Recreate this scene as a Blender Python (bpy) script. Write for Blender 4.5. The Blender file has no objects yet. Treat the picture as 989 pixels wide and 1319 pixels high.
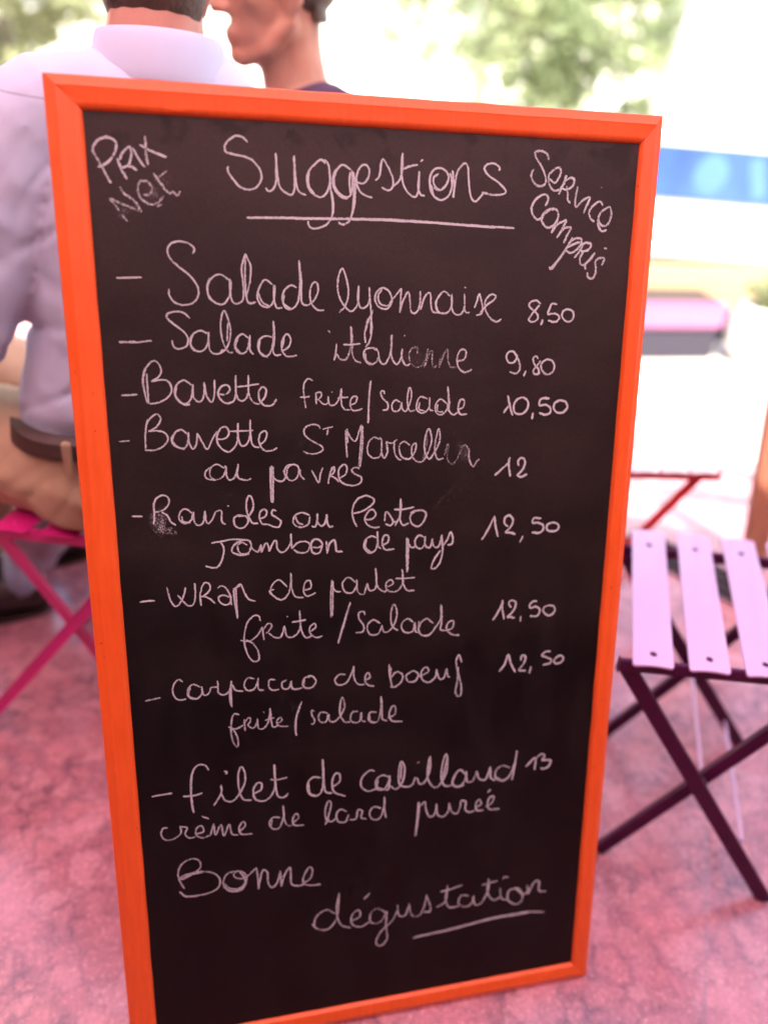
import bpy, bmesh, math, random
from mathutils import Vector, Matrix, noise
S = bpy.context.scene
COL = S.collection
rnd = random.Random(7)

# ------------------------------------------------------------------ camera
cam_d = bpy.data.cameras.new('camera')
cam = bpy.data.objects.new('camera', cam_d); COL.objects.link(cam)
cam.matrix_world = Matrix(((0.9751917, 0.0474288, -0.2162215, 0.136675), (-0.2078449, 0.5322859, -0.8206536, -0.515950), (0.0761691, 0.8452350, 0.5289386, 1.181240), (0, 0, 0, 1)))
cam_d.sensor_fit = 'VERTICAL'; cam_d.sensor_height = 24.0; cam_d.lens = 18.1167
cam_d.clip_start = 0.02; cam_d.clip_end = 500
cam_d.dof.use_dof = True; cam_d.dof.focus_distance = 0.875; cam_d.dof.aperture_fstop = 0.95
S.camera = cam

# ------------------------------------------------------------------ sky, sun, exposure
LEAN = math.radians(18.0)
# n = horizontal direction out of the terrace towards the street, e = along the awning's front edge
N2 = Vector((0.57, 0.82, 0)).normalized(); E2 = Vector((0.82, -0.57, 0)).normalized()
SUN_EL = math.radians(56)
to_sun = (-N2 * 0.85 + E2 * 0.53).normalized() * math.cos(SUN_EL) + Vector((0, 0, math.sin(SUN_EL)))
world = bpy.data.worlds.new('World'); S.world = world; world.use_nodes = True
nt = world.node_tree; nt.nodes.clear()
sky = nt.nodes.new('ShaderNodeTexSky'); sky.sky_type = 'NISHITA'; sky.sun_disc = False
sky.sun_elevation = SUN_EL; sky.sun_rotation = math.atan2(to_sun.x, to_sun.y); sky.dust_density = 5.0; sky.air_density = 1.3
bg = nt.nodes.new('ShaderNodeBackground'); bg.inputs[1].default_value = 0.15
wo = nt.nodes.new('ShaderNodeOutputWorld')
nt.links.new(sky.outputs[0], bg.inputs[0]); nt.links.new(bg.outputs[0], wo.inputs[0])
sun_d = bpy.data.lights.new('sun', 'SUN'); sun_d.energy = 3.6; sun_d.angle = math.radians(0.5); sun_d.color = (1, 0.95, 0.87)
sun = bpy.data.objects.new('sun', sun_d); COL.objects.link(sun)
sun.rotation_euler = to_sun.to_track_quat('Z', 'Y').to_euler(); sun.location = to_sun * 20
S.view_settings.view_transform = 'Standard'; S.view_settings.look = 'None'
S.view_settings.exposure = 2.1; S.view_settings.gamma = 1.0; S.view_settings.use_curve_mapping = False
S.render.engine = 'CYCLES'
S.cycles.max_bounces = 8; S.cycles.transparent_max_bounces = 24; S.cycles.use_denoising = True
S.cycles.sample_clamp_indirect = 8

# ------------------------------------------------------------------ base colours
AWN = (0.88, 0.53, 0.60)
ORANGE, ORANGE_D = (0.84, 0.118, 0.014), (0.78, 0.10, 0.012)
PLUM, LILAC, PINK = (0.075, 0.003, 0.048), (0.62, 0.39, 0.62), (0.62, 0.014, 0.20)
SHIRT = (0.52, 0.57, 0.70)
CHALK_GAIN = 1.0

# ------------------------------------------------------------------ helpers
def thing(name, label, cat, loc=(0, 0, 0), rotz=0, group=None):
    o = bpy.data.objects.new(name, None); COL.objects.link(o); o.location = loc; o.rotation_euler = (0, 0, rotz)
    o.empty_display_size = 0.1
    if name.endswith('wall'): o['kind'] = 'thing'
    tag(o, label, cat, group); return o

def tag(o, label, cat, group=None):
    o['label'] = label; o['category'] = cat
    if group: o['group'] = group

def obj(name, bm, mat, parent=None, smooth=False, label=None):
    me = bpy.data.meshes.new(name)
    if isinstance(bm, bpy.types.Mesh): me = bm
    else:
        bm.normal_update(); bm.to_mesh(me); bm.free()
    me.name = name
    me.materials.clear(); me.materials.append(mat)
    if smooth:
        for p in me.polygons: p.use_smooth = True
    o = bpy.data.objects.new(name, me); COL.objects.link(o)
    if parent is not None: o.parent = parent
    if label: o['label'] = label
    return o

def struct(name, bm, mat):
    o = obj(name, bm, mat); o['kind'] = 'structure'; return o

def add_box(bm, c, s, rot=None, bevel=0.0):
    """box with centre c, full sizes s, optional 3x3 rotation"""
    g = bmesh.ops.create_cube(bm, size=1.0)
    vs = g['verts']
    m = Matrix.Diagonal((s[0], s[1], s[2]))
    for v in vs:
        p = m @ v.co
        if rot is not None: p = rot @ p
        v.co = p + Vector(c)
    if bevel > 0:
        es = list({e for v in vs for e in v.link_edges})
        bmesh.ops.bevel(bm, geom=es, offset=bevel, segments=2, affect='EDGES')

def add_bar(bm, a, b, w, t, side, bevel=0.0015):
    """flat bar from a to b; w = width measured across, t = thickness along the unit vector side"""
    a = Vector(a); b = Vector(b); d = (b - a); L = d.length; d.normalize()
    side = Vector(side); side = (side - d * side.dot(d)).normalized(); u = d.cross(side)
    rot = Matrix((d, u, side)).transposed()
    add_box(bm, (a + b) / 2, (L, w, t), rot, bevel)

def add_ball(bm, c, r, seg=20, rot=None):
    g = bmesh.ops.create_uvsphere(bm, u_segments=seg, v_segments=max(8, seg * 2 // 3), radius=1.0)
    r = (r, r, r) if isinstance(r, (int, float)) else r
    for v in g['verts']:
        p = Vector((v.co.x * r[0], v.co.y * r[1], v.co.z * r[2]))
        if rot is not None: p = rot @ p
        v.co = p + Vector(c)

def add_loft(bm, rings, seg=20, closed=True):
    """rings: (centre, u vector, v vector)"""
    loops = []
    for c, u, v in rings:
        c = Vector(c); u = Vector(u); v = Vector(v)
        loops.append([bm.verts.new(c + u * math.cos(2 * math.pi * k / seg) + v * math.sin(2 * math.pi * k / seg)) for k in range(seg)])
    for A, B in zip(loops, loops[1:]):
        for k in range(seg): bm.faces.new((A[k], A[(k + 1) % seg], B[(k + 1) % seg], B[k]))
    if closed:
        bm.faces.new(loops[0][::-1]); bm.faces.new(loops[-1])

def add_tube(bm, pts, radii, seg=14, ball=True):
    pts = [Vector(p) for p in pts]
    if isinstance(radii, (int, float)): radii = [radii] * len(pts)
    rings = []
    up = Vector((0.13, 0.31, 1)).normalized()
    for i, p in enumerate(pts):
        d = (pts[min(i + 1, len(pts) - 1)] - pts[max(i - 1, 0)]).normalized()
        u = d.cross(up)
        if u.length < 1e-3: u = d.cross(Vector((1, 0, 0)))
        u.normalize(); v = d.cross(u)
        rings.append((p, u * radii[i], v * radii[i]))
    add_loft(bm, rings, seg)
    if ball:
        for p, r in ((pts[0], radii[0]), (pts[-1], radii[-1])): add_ball(bm, p, r * 0.999, seg)

def spline(pts, n=6):
    P = [Vector(p) for p in pts]
    if len(P) < 3: return P
    P = [P[0] * 2 - P[1]] + P + [P[-1] * 2 - P[-2]]
    out = []
    for i in range(1, len(P) - 2):
        p0, p1, p2, p3 = P[i - 1:i + 3]
        for k in range(n):
            t = k / n
            out.append(0.5 * ((2 * p1) + (p2 - p0) * t + (2 * p0 - 5 * p1 + 4 * p2 - p3) * t * t + (3 * p1 - p0 - 3 * p2 + p3) * t ** 3))
    out.append(P[-2]); return out

def fuse(bm, voxel, smooth=6, disp=None):
    """one continuous skin over overlapping closed shapes (voxel remesh, smoothing, optional displacement)"""
    bmesh.ops.recalc_face_normals(bm, faces=bm.faces)
    me = bpy.data.meshes.new('fused'); bm.to_mesh(me); bm.free()
    o = bpy.data.objects.new('fused', me); COL.objects.link(o)
    m = o.modifiers.new('r', 'REMESH'); m.mode = 'VOXEL'; m.voxel_size = voxel
    if smooth:
        s = o.modifiers.new('s', 'SMOOTH'); s.factor = 0.6; s.iterations = smooth
    dg = bpy.context.evaluated_depsgraph_get()
    out = bpy.data.meshes.new_from_object(o.evaluated_get(dg), preserve_all_data_layers=False, depsgraph=dg)
    bpy.data.objects.remove(o); bpy.data.meshes.remove(me)
    if disp:
        ns = [v.normal.copy() for v in out.vertices]
        for v, n in zip(out.vertices, ns): v.co = v.co + n * disp(v.co, n)
    return out

# ------------------------------------------------------------------ materials
def mat(name, color, rough=0.5, metal=0.0, spec=0.5, var=0.0, scale=20.0, bump=0.0, bscale=200.0, coat=0.0, color2=None, sheen=0.0):
    m = bpy.data.materials.new(name); m.use_nodes = True
    t = m.node_tree; b = t.nodes['Principled BSDF']
    b.inputs['Base Color'].default_value = (*color, 1); b.inputs['Roughness'].default_value = rough
    b.inputs['Metallic'].default_value = metal; b.inputs['Specular IOR Level'].default_value = spec
    b.inputs['Coat Weight'].default_value = coat; b.inputs['Coat Roughness'].default_value = 0.12
    b.inputs['Sheen Weight'].default_value = sheen
    tc = t.nodes.new('ShaderNodeTexCoord')
    if var > 0:
        n = t.nodes.new('ShaderNodeTexNoise'); n.inputs['Scale'].default_value = scale; n.inputs['Detail'].default_value = 6
        r = t.nodes.new('ShaderNodeValToRGB'); r.color_ramp.elements[0].position = 0.3; r.color_ramp.elements[1].position = 0.7
        c2 = color2 or tuple(c * (1 - var) for c in color)
        r.color_ramp.elements[0].color = (*c2, 1); r.color_ramp.elements[1].color = (*color, 1)
        t.links.new(tc.outputs['Object'], n.inputs['Vector']); t.links.new(n.outputs['Fac'], r.inputs['Fac'])
        t.links.new(r.outputs['Color'], b.inputs['Base Color'])
    if bump > 0:
        n2 = t.nodes.new('ShaderNodeTexNoise'); n2.inputs['Scale'].default_value = bscale; n2.inputs['Detail'].default_value = 4
        bp = t.nodes.new('ShaderNodeBump'); bp.inputs['Strength'].default_value = bump; bp.inputs['Distance'].default_value = 0.002
        t.links.new(tc.outputs['Object'], n2.inputs['Vector']); t.links.new(n2.outputs['Fac'], bp.inputs['Height'])
        t.links.new(bp.outputs['Normal'], b.inputs['Normal'])
    return m

class NT:
    """small node-graph writer"""
    def __init__(s, m): s.t = m.node_tree
    def __call__(s, typ, ins=None, **kw):
        n = s.t.nodes.new('ShaderNode' + typ)
        for k, v in kw.items(): setattr(n, k, v)
        for k, v in (ins or {}).items():
            if hasattr(v, 'node'): s.t.links.new(v, n.inputs[k])
            else: n.inputs[k].default_value = v
        return n
    def math(s, op, a, b=0.0, clamp=False):
        n = s('Math', {0: a, 1: b}, operation=op); n.use_clamp = clamp; return n.outputs[0]
    def ramp(s, fac, stops):
        n = s('ValToRGB', {'Fac': fac}); e = n.color_ramp.elements
        while len(e) < len(stops): e.new(0.5)
        for el, (p, c) in zip(e, stops): el.position = p; el.color = (*c, 1) if len(c) == 3 else c
        return n.outputs['Color']

def marble_floor():
    m = bpy.data.materials.new('nodular_marble'); m.use_nodes = True
    g = NT(m); b = m.node_tree.nodes['Principled BSDF']
    tc = g('TexCoord').outputs['Object']
    nz = g('TexNoise', {'Vector': tc, 'Scale': 17.0, 'Detail': 7.0, 'Roughness': 0.62})
    warp = g('VectorMath', {0: nz.outputs['Color'], 1: (0.5, 0.5, 0.5)}, operation='SUBTRACT').outputs[0]
    warp = g('VectorMath', {0: warp, 'Scale': 0.075}, operation='SCALE').outputs[0]
    pos = g('VectorMath', {0: tc, 1: warp}, operation='ADD').outputs[0]
    v1 = g('TexVoronoi', {'Vector': pos, 'Scale': 22.0, 'Randomness': 1.0}, feature='DISTANCE_TO_EDGE').outputs['Distance']
    v2 = g('TexVoronoi', {'Vector': pos, 'Scale': 52.0, 'Randomness': 1.0}, feature='DISTANCE_TO_EDGE').outputs['Distance']
    cells = g('TexVoronoi', {'Vector': pos, 'Scale': 22.0, 'Randomness': 1.0}, feature='F1').outputs['Color']
    big = g('TexNoise', {'Vector': tc, 'Scale': 5.5, 'Detail': 5.0, 'Roughness': 0.65}).outputs['Fac']
    fine = g('TexNoise', {'Vector': tc, 'Scale': 140.0, 'Detail': 5.0}).outputs['Fac']
    med = g('TexNoise', {'Vector': tc, 'Scale': 26.0, 'Detail': 6.0, 'Roughness': 0.7}).outputs['Fac']
    vein = g.math('POWER', g.math('SUBTRACT', 1.0, g.math('DIVIDE', v1, 0.34, True)), 2.0)
    vein2 = g.math('POWER', g.math('SUBTRACT', 1.0, g.math('DIVIDE', v2, 0.3, True)), 2.0)
    mask = g('MapRange', {'Value': big, 1: 0.36, 2: 0.64, 3: 0.0, 4: 1.0}).outputs[0]
    mask2 = g('MapRange', {'Value': med, 1: 0.36, 2: 0.62, 3: 0.0, 4: 1.0}).outputs[0]
    v = g.math('MULTIPLY', vein, g.math('MULTIPLY', g.math('ADD', g.math('MULTIPLY', mask, 0.8), 0.18), g.math('ADD', g.math('MULTIPLY', mask2, 0.8), 0.3)))
    v = g.math('ADD', v, g.math('MULTIPLY', g.math('MULTIPLY', vein2, g.math('MULTIPLY', mask, mask2)), 0.8), True)
    tint = g('SeparateColor', {0: cells}).outputs[0]
    base = g.ramp(tint, [(0.0, FLOOR_A), (0.5, FLOOR_B), (1.0, FLOOR_C)])
    col = g('Mix', {0: v, 6: base, 7: (*FLOOR_V, 1)}, data_type='RGBA').outputs[2]
    cl = g('MapRange', {'Value': big, 1: 0.3, 2: 0.75, 3: 1.1, 4: 0.74}).outputs[0]
    cl2 = g('MapRange', {'Value': fine, 1: 0.3, 2: 0.7, 3: 0.84, 4: 1.12}).outputs[0]
    cl = g.math('MULTIPLY', cl, cl2)
    col = g('VectorMath', {0: col, 'Scale': cl}, operation='SCALE').outputs[0]
    # joints between the slabs: lines along (0.5, 0.866), 0.53 m apart, and cross joints
    sx = g('SeparateXYZ', {0: tc})
    q = g.math('SUBTRACT', g.math('MULTIPLY', sx.outputs[0], 0.845), g.math('MULTIPLY', sx.outputs[1], 0.535))
    q = g.math('ADD', q, 0.341 + 5.3)
    d1 = g.math('ABSOLUTE', g.math('SUBTRACT', g.math('FRACT', g.math('DIVIDE', q, 0.53)), 0.5))
    d1 = g.math('MULTIPLY', g.math('SUBTRACT', 0.5, d1), 0.53)
    j = g.math('LESS_THAN', d1, 0.0016)
    col = g('Mix', {0: g.math('MULTIPLY', j, 0.45), 6: col, 7: (0.22, 0.17, 0.2, 1)}, data_type='RGBA').outputs[2]
    m.node_tree.links.new(col, b.inputs['Base Color'])
    ro = g('MapRange', {'Value': fine, 1: 0.3, 2: 0.7, 3: 0.14, 4: 0.30}).outputs[0]
    b.inputs['Specular IOR Level'].default_value = 0.9; b.inputs['Coat Weight'].default_value = 0.35; b.inputs['Coat Roughness'].default_value = 0.16
    m.node_tree.links.new(ro, b.inputs['Roughness'])
    bp = g('Bump', {'Strength': 0.25, 'Distance': 0.001, 'Height': g.math('SUBTRACT', g.math('MULTIPLY', fine, 0.4), j)})
    m.node_tree.links.new(bp.outputs[0], b.inputs['Normal'])
    return m
FLOOR_A, FLOOR_B, FLOOR_C, FLOOR_V = (0.52, 0.185, 0.215), (0.57, 0.215, 0.245), (0.63, 0.27, 0.30), (0.25, 0.095, 0.13)

def wood(name, c1, c2, scale=30, axis=(1, 12, 12), rough=0.55):
    m = bpy.data.materials.new(name); m.use_nodes = True; g = NT(m); b = m.node_tree.nodes['Principled BSDF']
    tc = g('TexCoord').outputs['Object']
    mp = g('Mapping', {'Vector': tc, 'Scale': axis}).outputs[0]
    n = g('TexNoise', {'Vector': mp, 'Scale': scale / 10, 'Detail': 8.0, 'Roughness': 0.6}).outputs['Fac']
    m.node_tree.links.new(g.ramp(n, [(0.3, c2), (0.7, c1)]), b.inputs['Base Color'])
    b.inputs['Roughness'].default_value = rough
    return m

def cloth_two_sided(name, c, trans):
    m = bpy.data.materials.new(name); m.use_nodes = True; g = NT(m); t = m.node_tree
    t.nodes.remove(t.nodes['Principled BSDF'])
    tc = g('TexCoord').outputs['Object']
    n = g('TexNoise', {'Vector': tc, 'Scale': 3.0, 'Detail': 4.0}).outputs['Fac']
    col = g.ramp(n, [(0.2, tuple(x * 0.92 for x in c)), (0.8, c)])
    d = g('BsdfDiffuse', {'Color': col}); tr = g('BsdfTranslucent', {'Color': col})
    mx = g('MixShader', {0: trans, 1: d.outputs[0], 2: tr.outputs[0]})
    t.links.new(mx.outputs[0], t.nodes['Material Output'].inputs[0])
    return m

def board_material():
    m = bpy.data.materials.new('black_slate_paint'); m.use_nodes = True; g = NT(m); b = m.node_tree.nodes['Principled BSDF']
    tc = g('TexCoord').outputs['Object']
    st = g('Mapping', {'Vector': tc, 'Scale': (3.0, 1.2, 1.0), 'Rotation': (0, 0, 0.5)}).outputs[0]
    n = g('TexNoise', {'Vector': st, 'Scale': 5.0, 'Detail': 8.0, 'Roughness': 0.62, 'Distortion': 0.6}).outputs['Fac']
    f = g('TexNoise', {'Vector': tc, 'Scale': 420.0, 'Detail': 3.0}).outputs['Fac']
    dust = g('MapRange', {'Value': n, 1: 0.42, 2: 0.8, 3: 0.0, 4: 1.0}).outputs[0]
    dust = g.math('MULTIPLY', dust, g('MapRange', {'Value': f, 1: 0.35, 2: 0.65, 3: 0.4, 4: 1.0}).outputs[0])
    # wiped damp dabs in a row under the top rail
    y = g('SeparateXYZ', {0: tc}).outputs[1]
    dab = g('TexNoise', {'Vector': tc, 'Scale': 34.0, 'Detail': 2.0, 'Distortion': 0.4}).outputs['Fac']
    band = g('MapRange', {'Value': y, 1: 1.085, 2: 1.135, 3: 0.0, 4: 1.0}).outputs[0]
    dab = g.math('MULTIPLY', g('MapRange', {'Value': dab, 1: 0.5, 2: 0.62, 3: 0.0, 4: 1.0}).outputs[0], band)
    col = g('Mix', {0: g.math('MULTIPLY', dust, 0.55), 6: (0.0035, 0.0026, 0.0026, 1), 7: (0.02, 0.017, 0.017, 1)}, data_type='RGBA').outputs[2]
    film_falloff = g('TexNoise', {'Vector': g('Mapping', {'Vector': tc, 'Scale': (1.4, 3.4, 1.0), 'Rotation': (0, 0, -0.12)}).outputs[0], 'Scale': 2.4, 'Detail': 6.0, 'Roughness': 0.55, 'Distortion': 0.5}).outputs['Fac']
    film_falloff = g.math('ADD', g.math('MULTIPLY', g.math('SUBTRACT', film_falloff, 0.5), 1.2), g('MapRange', {'Value': y, 1: 0.3, 2: 1.15, 3: -0.2, 4: 0.85}).outputs[0], True)  # wiped chalk film; its paling towards the top paints in light falloff
    film_falloff = g.math('MULTIPLY', film_falloff, g('MapRange', {'Value': f, 1: 0.3, 2: 0.7, 3: 0.8, 4: 1.1}).outputs[0], True)
    col = g('Mix', {0: film_falloff, 6: col, 7: (0.04, 0.027, 0.0235, 1)}, data_type='RGBA').outputs[2]
    col = g('Mix', {0: g.math('MULTIPLY', dab, 0.6), 6: col, 7: (0.008, 0.005, 0.0045, 1)}, data_type='RGBA').outputs[2]
    m.node_tree.links.new(col, b.inputs['Base Color'])
    ro = g('MapRange', {'Value': n, 1: 0.3, 2: 0.7, 3: 0.4, 4: 0.52}).outputs[0]
    m.node_tree.links.new(ro, b.inputs['Roughness'])
    b.inputs['Specular IOR Level'].default_value = 0.2
    bp = g('Bump', {'Strength': 0.12, 'Distance': 0.0005, 'Height': f}); m.node_tree.links.new(bp.outputs[0], b.inputs['Normal'])
    return m

def chalk_material():
    m = bpy.data.materials.new('white_chalk'); m.use_nodes = True; g = NT(m); t = m.node_tree; b = t.nodes['Principled BSDF']
    b.inputs['Base Color'].default_value = (0.50, 0.51, 0.51, 1); b.inputs['Roughness'].default_value = 0.95
    b.inputs['Specular IOR Level'].default_value = 0.1
    tc = g('TexCoord').outputs['Object']
    a = g('Attribute', attribute_name='chalk_amount').outputs['Fac']
    n = g('TexNoise', {'Vector': tc, 'Scale': 760.0, 'Detail': 3.0, 'Roughness': 0.75}).outputs['Fac']
    n = g('MapRange', {'Value': n, 1: 0.3, 2: 0.7, 3: 0.0, 4: 1.0}).outputs[0]
    # alpha = soft threshold of the grain by the local chalk density
    x = g.math('SUBTRACT', g.math('MULTIPLY', a, 1.3), n)
    al = g('MapRange', {'Value': x, 1: -0.15, 2: 0.42, 3: 0.0, 4: 1.0}).outputs[0]
    al = g.math('MULTIPLY', al, g.math('MULTIPLY', a, 4.0, True))
    t.links.new(al, b.inputs['Alpha'])
    return m

# ------------------------------------------------------------------ ground
M_floor = marble_floor()
def sheet(bm, pts, z, thick=0.0):
    f = bm.faces.new([bm.verts.new((p[0], p[1], z)) for p in pts])
    if thick:
        r = bmesh.ops.extrude_face_region(bm, geom=[f])
        for v in r['geom']:
            if isinstance(v, bmesh.types.BMVert): v.co.z -= thick
    bmesh.ops.recalc_face_normals(bm, faces=bm.faces)
def ne(n, e): return N2 * n + E2 * e
TERR = 2.3      # the terrace ends this far out towards the street
bm = bmesh.new(); sheet(bm, [ne(-5, -8), ne(TERR, -8), ne(TERR, 8), ne(-5, 8)], 0.0, 0.06); struct('terrace_floor', bm, M_floor)
M_pave = mat('pale_paving', (0.62, 0.58, 0.54), 0.8, var=0.12, scale=3, bump=0.3)
bm = bmesh.new(); sheet(bm, [ne(-120, -150), ne(150, -150), ne(150, 150), ne(-120, 150)], -0.064); struct('ground', bm, M_pave)

# ------------------------------------------------------------------ awning over the terrace
M_awn = cloth_two_sided('pink_awning_cloth', AWN, 0.72)
M_awnf = mat('white_awning_frame', (0.7, 0.68, 0.66), 0.4)
aw = thing('awning', 'wide pink cloth awning stretched over the cafe terrace', 'awning', (0, 0, 0))
AN0, AN1, AE0, AE1 = -1.10, 0.58, -3.0, 2.4
bm = bmesh.new()
gr = []
for i in range(13):
    row = []
    for k in range(29):
        n = AN0 + (AN1 - AN0) * i / 12; e = AE0 + (AE1 - AE0) * k / 28
        z = 2.20 - 0.10 * (n - AN0) / (AN1 - AN0) - 0.03 * math.sin(math.pi * ((k / 28 * 6) % 1))
        p = ne(n, e); row.append(bm.verts.new((p.x, p.y, z)))
    gr.append(row)
for i in range(12):
    for k in range(28): bm.faces.new((gr[i][k], gr[i][k + 1], gr[i + 1][k + 1], gr[i + 1][k]))
obj('canopy', bm, M_awn, aw, True)
bm = bmesh.new()
for e in (AE0, AE0 + (AE1 - AE0) / 2, AE1): add_tube(bm, [ne(AN0, e) + Vector((0, 0, 2.18)), ne(AN1, e) + Vector((0, 0, 2.08))], 0.02, 8, False)
for n, z in ((AN0, 2.18), (AN1, 2.08)): add_tube(bm, [ne(n, AE0) + Vector((0, 0, z)), ne(n, AE1) + Vector((0, 0, z))], 0.02, 8, False)
for n in (AN1,):
    for e in (AE0, AE1): add_tube(bm, [ne(n, e), ne(n, e) + Vector((0, 0, 2.09))], 0.03, 8, False)
obj('frame', bm, M_awnf, aw)

# unseen front added to block sky and grade the board's reflection; awning meets it
cf = thing('cafe_front_blocker', 'added unseen cafe front, cream above and dark below, blocking sky behind the terrace', 'building', ne(-1.14, -0.3), math.atan2(E2.y, E2.x))
M_cream = mat('cream_plaster', (0.66, 0.58, 0.48), 0.85, var=0.1, scale=3, bump=0.3, bscale=60)
M_brick = mat('red_brown_brick', (0.22, 0.09, 0.06), 0.85, var=0.4, scale=14, bump=0.6, bscale=30)
M_shop = mat('dark_shopfront_wood', (0.05, 0.028, 0.022), 0.5, var=0.25, scale=12)
M_shopg = mat('shop_glass', (0.02, 0.02, 0.02), 0.06)
bm = bmesh.new(); add_box(bm, (0, -0.2, 2.24), (9.6, 0.4, 0.48)); obj('upper_wall', bm, M_cream, cf)
bm = bmesh.new(); add_box(bm, (0, -0.2, 1.0), (9.6, 0.36, 2.0)); sf = obj('shopfront', bm, M_shop, cf)
for x in (-3.6, -2.2, -0.8, 2.0, 3.4):
    bm = bmesh.new(); add_box(bm, (x, -0.012, 1.2), (1.2, 0.03, 1.4)); obj('window', bm, M_shopg, cf)
bm = bmesh.new(); add_box(bm, (0.6, -0.01, 0.98), (1.0, 0.03, 1.94)); dr = obj('door', bm, M_shopg, cf)
bm = bmesh.new(); add_tube(bm, [(0.98, 0.03, 0.95), (0.98, 0.03, 1.2)], 0.012, 10); obj('handle', bm, M_awnf, dr)

# unseen walls added to keep side sky and sun off the board
for e, lab in ((2.6, 'added brick wall blocking side light at the right end of the terrace'), (-3.2, 'added brick wall blocking side light at the left end of the terrace')):
    sw = thing('sky_block_wall', lab, 'wall', ne(0.15, e), math.atan2(E2.y, E2.x), 'added walls blocking side light')
    bm = bmesh.new(); add_box(bm, (0, 0, 1.4), (0.3, 2.5, 2.8)); obj('wall', bm, M_brick, sw)
    bm = bmesh.new(); add_box(bm, (0, 0, 2.83), (0.4, 2.55, 0.06)); obj('coping', bm, M_cream, sw)

# ------------------------------------------------------------------ the chalkboard
board = thing('menu_chalkboard', 'tall black chalkboard in an orange frame with the chalk menu Suggestions', 'chalkboard', (0, 0, 0.005))
board.rotation_euler = (math.pi / 2 - LEAN, 0, 0)
BW, BH = 0.65, 1.1759
WL, WR, WT, WB = 0.0335, 0.0255, 0.0305, 0.0265
def paint_orange():
    m = bpy.data.materials.new('orange_paint'); m.use_nodes = True; g = NT(m); b = m.node_tree.nodes['Principled BSDF']
    tc = g('TexCoord').outputs['Object']
    n = g('TexNoise', {'Vector': tc, 'Scale': 9.0, 'Detail': 8.0, 'Roughness': 0.65}).outputs['Fac']
    br = g('TexNoise', {'Vector': g('Mapping', {'Vector': tc, 'Scale': (60.0, 6.0, 60.0)}).outputs[0], 'Scale': 3.0, 'Detail': 4.0}).outputs['Fac']
    col = g.ramp(n, [(0.3, ORANGE_D), (0.65, ORANGE)])
    gr_ = g.ramp(br, [(0.3, (0.90, 0.88, 0.86)), (0.7, (1, 1, 1))])
    col = g('Mix', {0: 1.0, 6: col, 7: gr_}, data_type='RGBA', blend_type='MULTIPLY').outputs[2]
    ch = g('TexNoise', {'Vector': tc, 'Scale': 75.0, 'Detail': 3.0, 'Roughness': 0.5}).outputs['Fac']
    chip = g('MapRange', {'Value': ch, 1: 0.715, 2: 0.74, 3: 0.0, 4: 0.7}).outputs[0]
    col = g('Mix', {0: chip, 6: col, 7: (0.20, 0.05, 0.02, 1)}, data_type='RGBA').outputs[2]
    m.node_tree.links.new(col, b.inputs['Base Color'])
    m.node_tree.links.new(g('MapRange', {'Value': n, 1: 0.3, 2: 0.7, 3: 0.36, 4: 0.52}).outputs[0], b.inputs['Roughness'])
    bp = g('Bump', {'Strength': 0.25, 'Distance': 0.001, 'Height': br}); m.node_tree.links.new(bp.outputs[0], b.inputs['Normal'])
    return m
M_or = paint_orange()
PROF = [(0.0, -0.017), (0.0, -0.0045), (0.0012, -0.0025), (0.0085, -0.0008), (0.0105, 0.0), (0.0125, -0.0006), (0.024, -0.0004), (0.0272, -0.0012), (0.0295, -0.0032), (0.031, -0.0065), (0.031, -0.017)]
bm = bmesh.new()
def rail(w_side, w_a, w_b, fn, L, seed):
    """fn(s, w) -> (u, v): s runs along the rail, w across from the outer edge; the ends are mitred to the neighbours' widths"""
    rows = []
    K = 44
    for k in range(K + 1):
        t = k / K; row = []
        for (w, n) in PROF:
            ww = w / 0.031
            s0 = ww * w_a + 0.00025; s1 = L - ww * w_b - 0.00025
            s = s0 + (s1 - s0) * t
            jit = noise.noise(Vector((s * 22, seed, ww * 2))) * 0.0005 + noise.noise(Vector((s * 90, seed + 3, ww * 3))) * 0.00022
            u, v = fn(s, ww * w_side + (jit if 0 < k < K else 0))
            row.append(bm.verts.new((u, v, n + jit * 0.5)))
        rows.append(row)
    n = len(PROF)
    for A, B in zip(rows, rows[1:]):
        for i in range(n - 1): bm.faces.new((A[i], A[i + 1], B[i + 1], B[i]))
        bm.faces.new((A[n - 1], A[0], B[0], B[n - 1]))
    bm.faces.new(rows[0]); bm.faces.new(rows[-1])
rail(WL, WB, WT, lambda s, w: (w, s), BH, 1)
rail(WR, WB, WT, lambda s, w: (BW - w, s), BH, 5)
rail(WT, WL, WR, lambda s, w: (s, BH - w), BW, 9)
rail(WB, WL, WR, lambda s, w: (s, w), BW, 13)
bmesh.ops.recalc_face_normals(bm, faces=bm.faces)
fr = obj('frame', bm, M_or, board, True)
md = fr.modifiers.new('edge', 'EDGE_SPLIT'); md.split_angle = math.radians(28)
REC = -0.006
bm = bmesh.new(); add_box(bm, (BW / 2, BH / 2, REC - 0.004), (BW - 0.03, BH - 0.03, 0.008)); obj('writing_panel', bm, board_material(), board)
M_leg = wood('back_leg_wood', (0.35, 0.2, 0.1), (0.22, 0.12, 0.06), axis=(12, 12, 1))
M_steel = mat('zinc_steel', (0.5, 0.5, 0.5), 0.4, 1.0)
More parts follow.
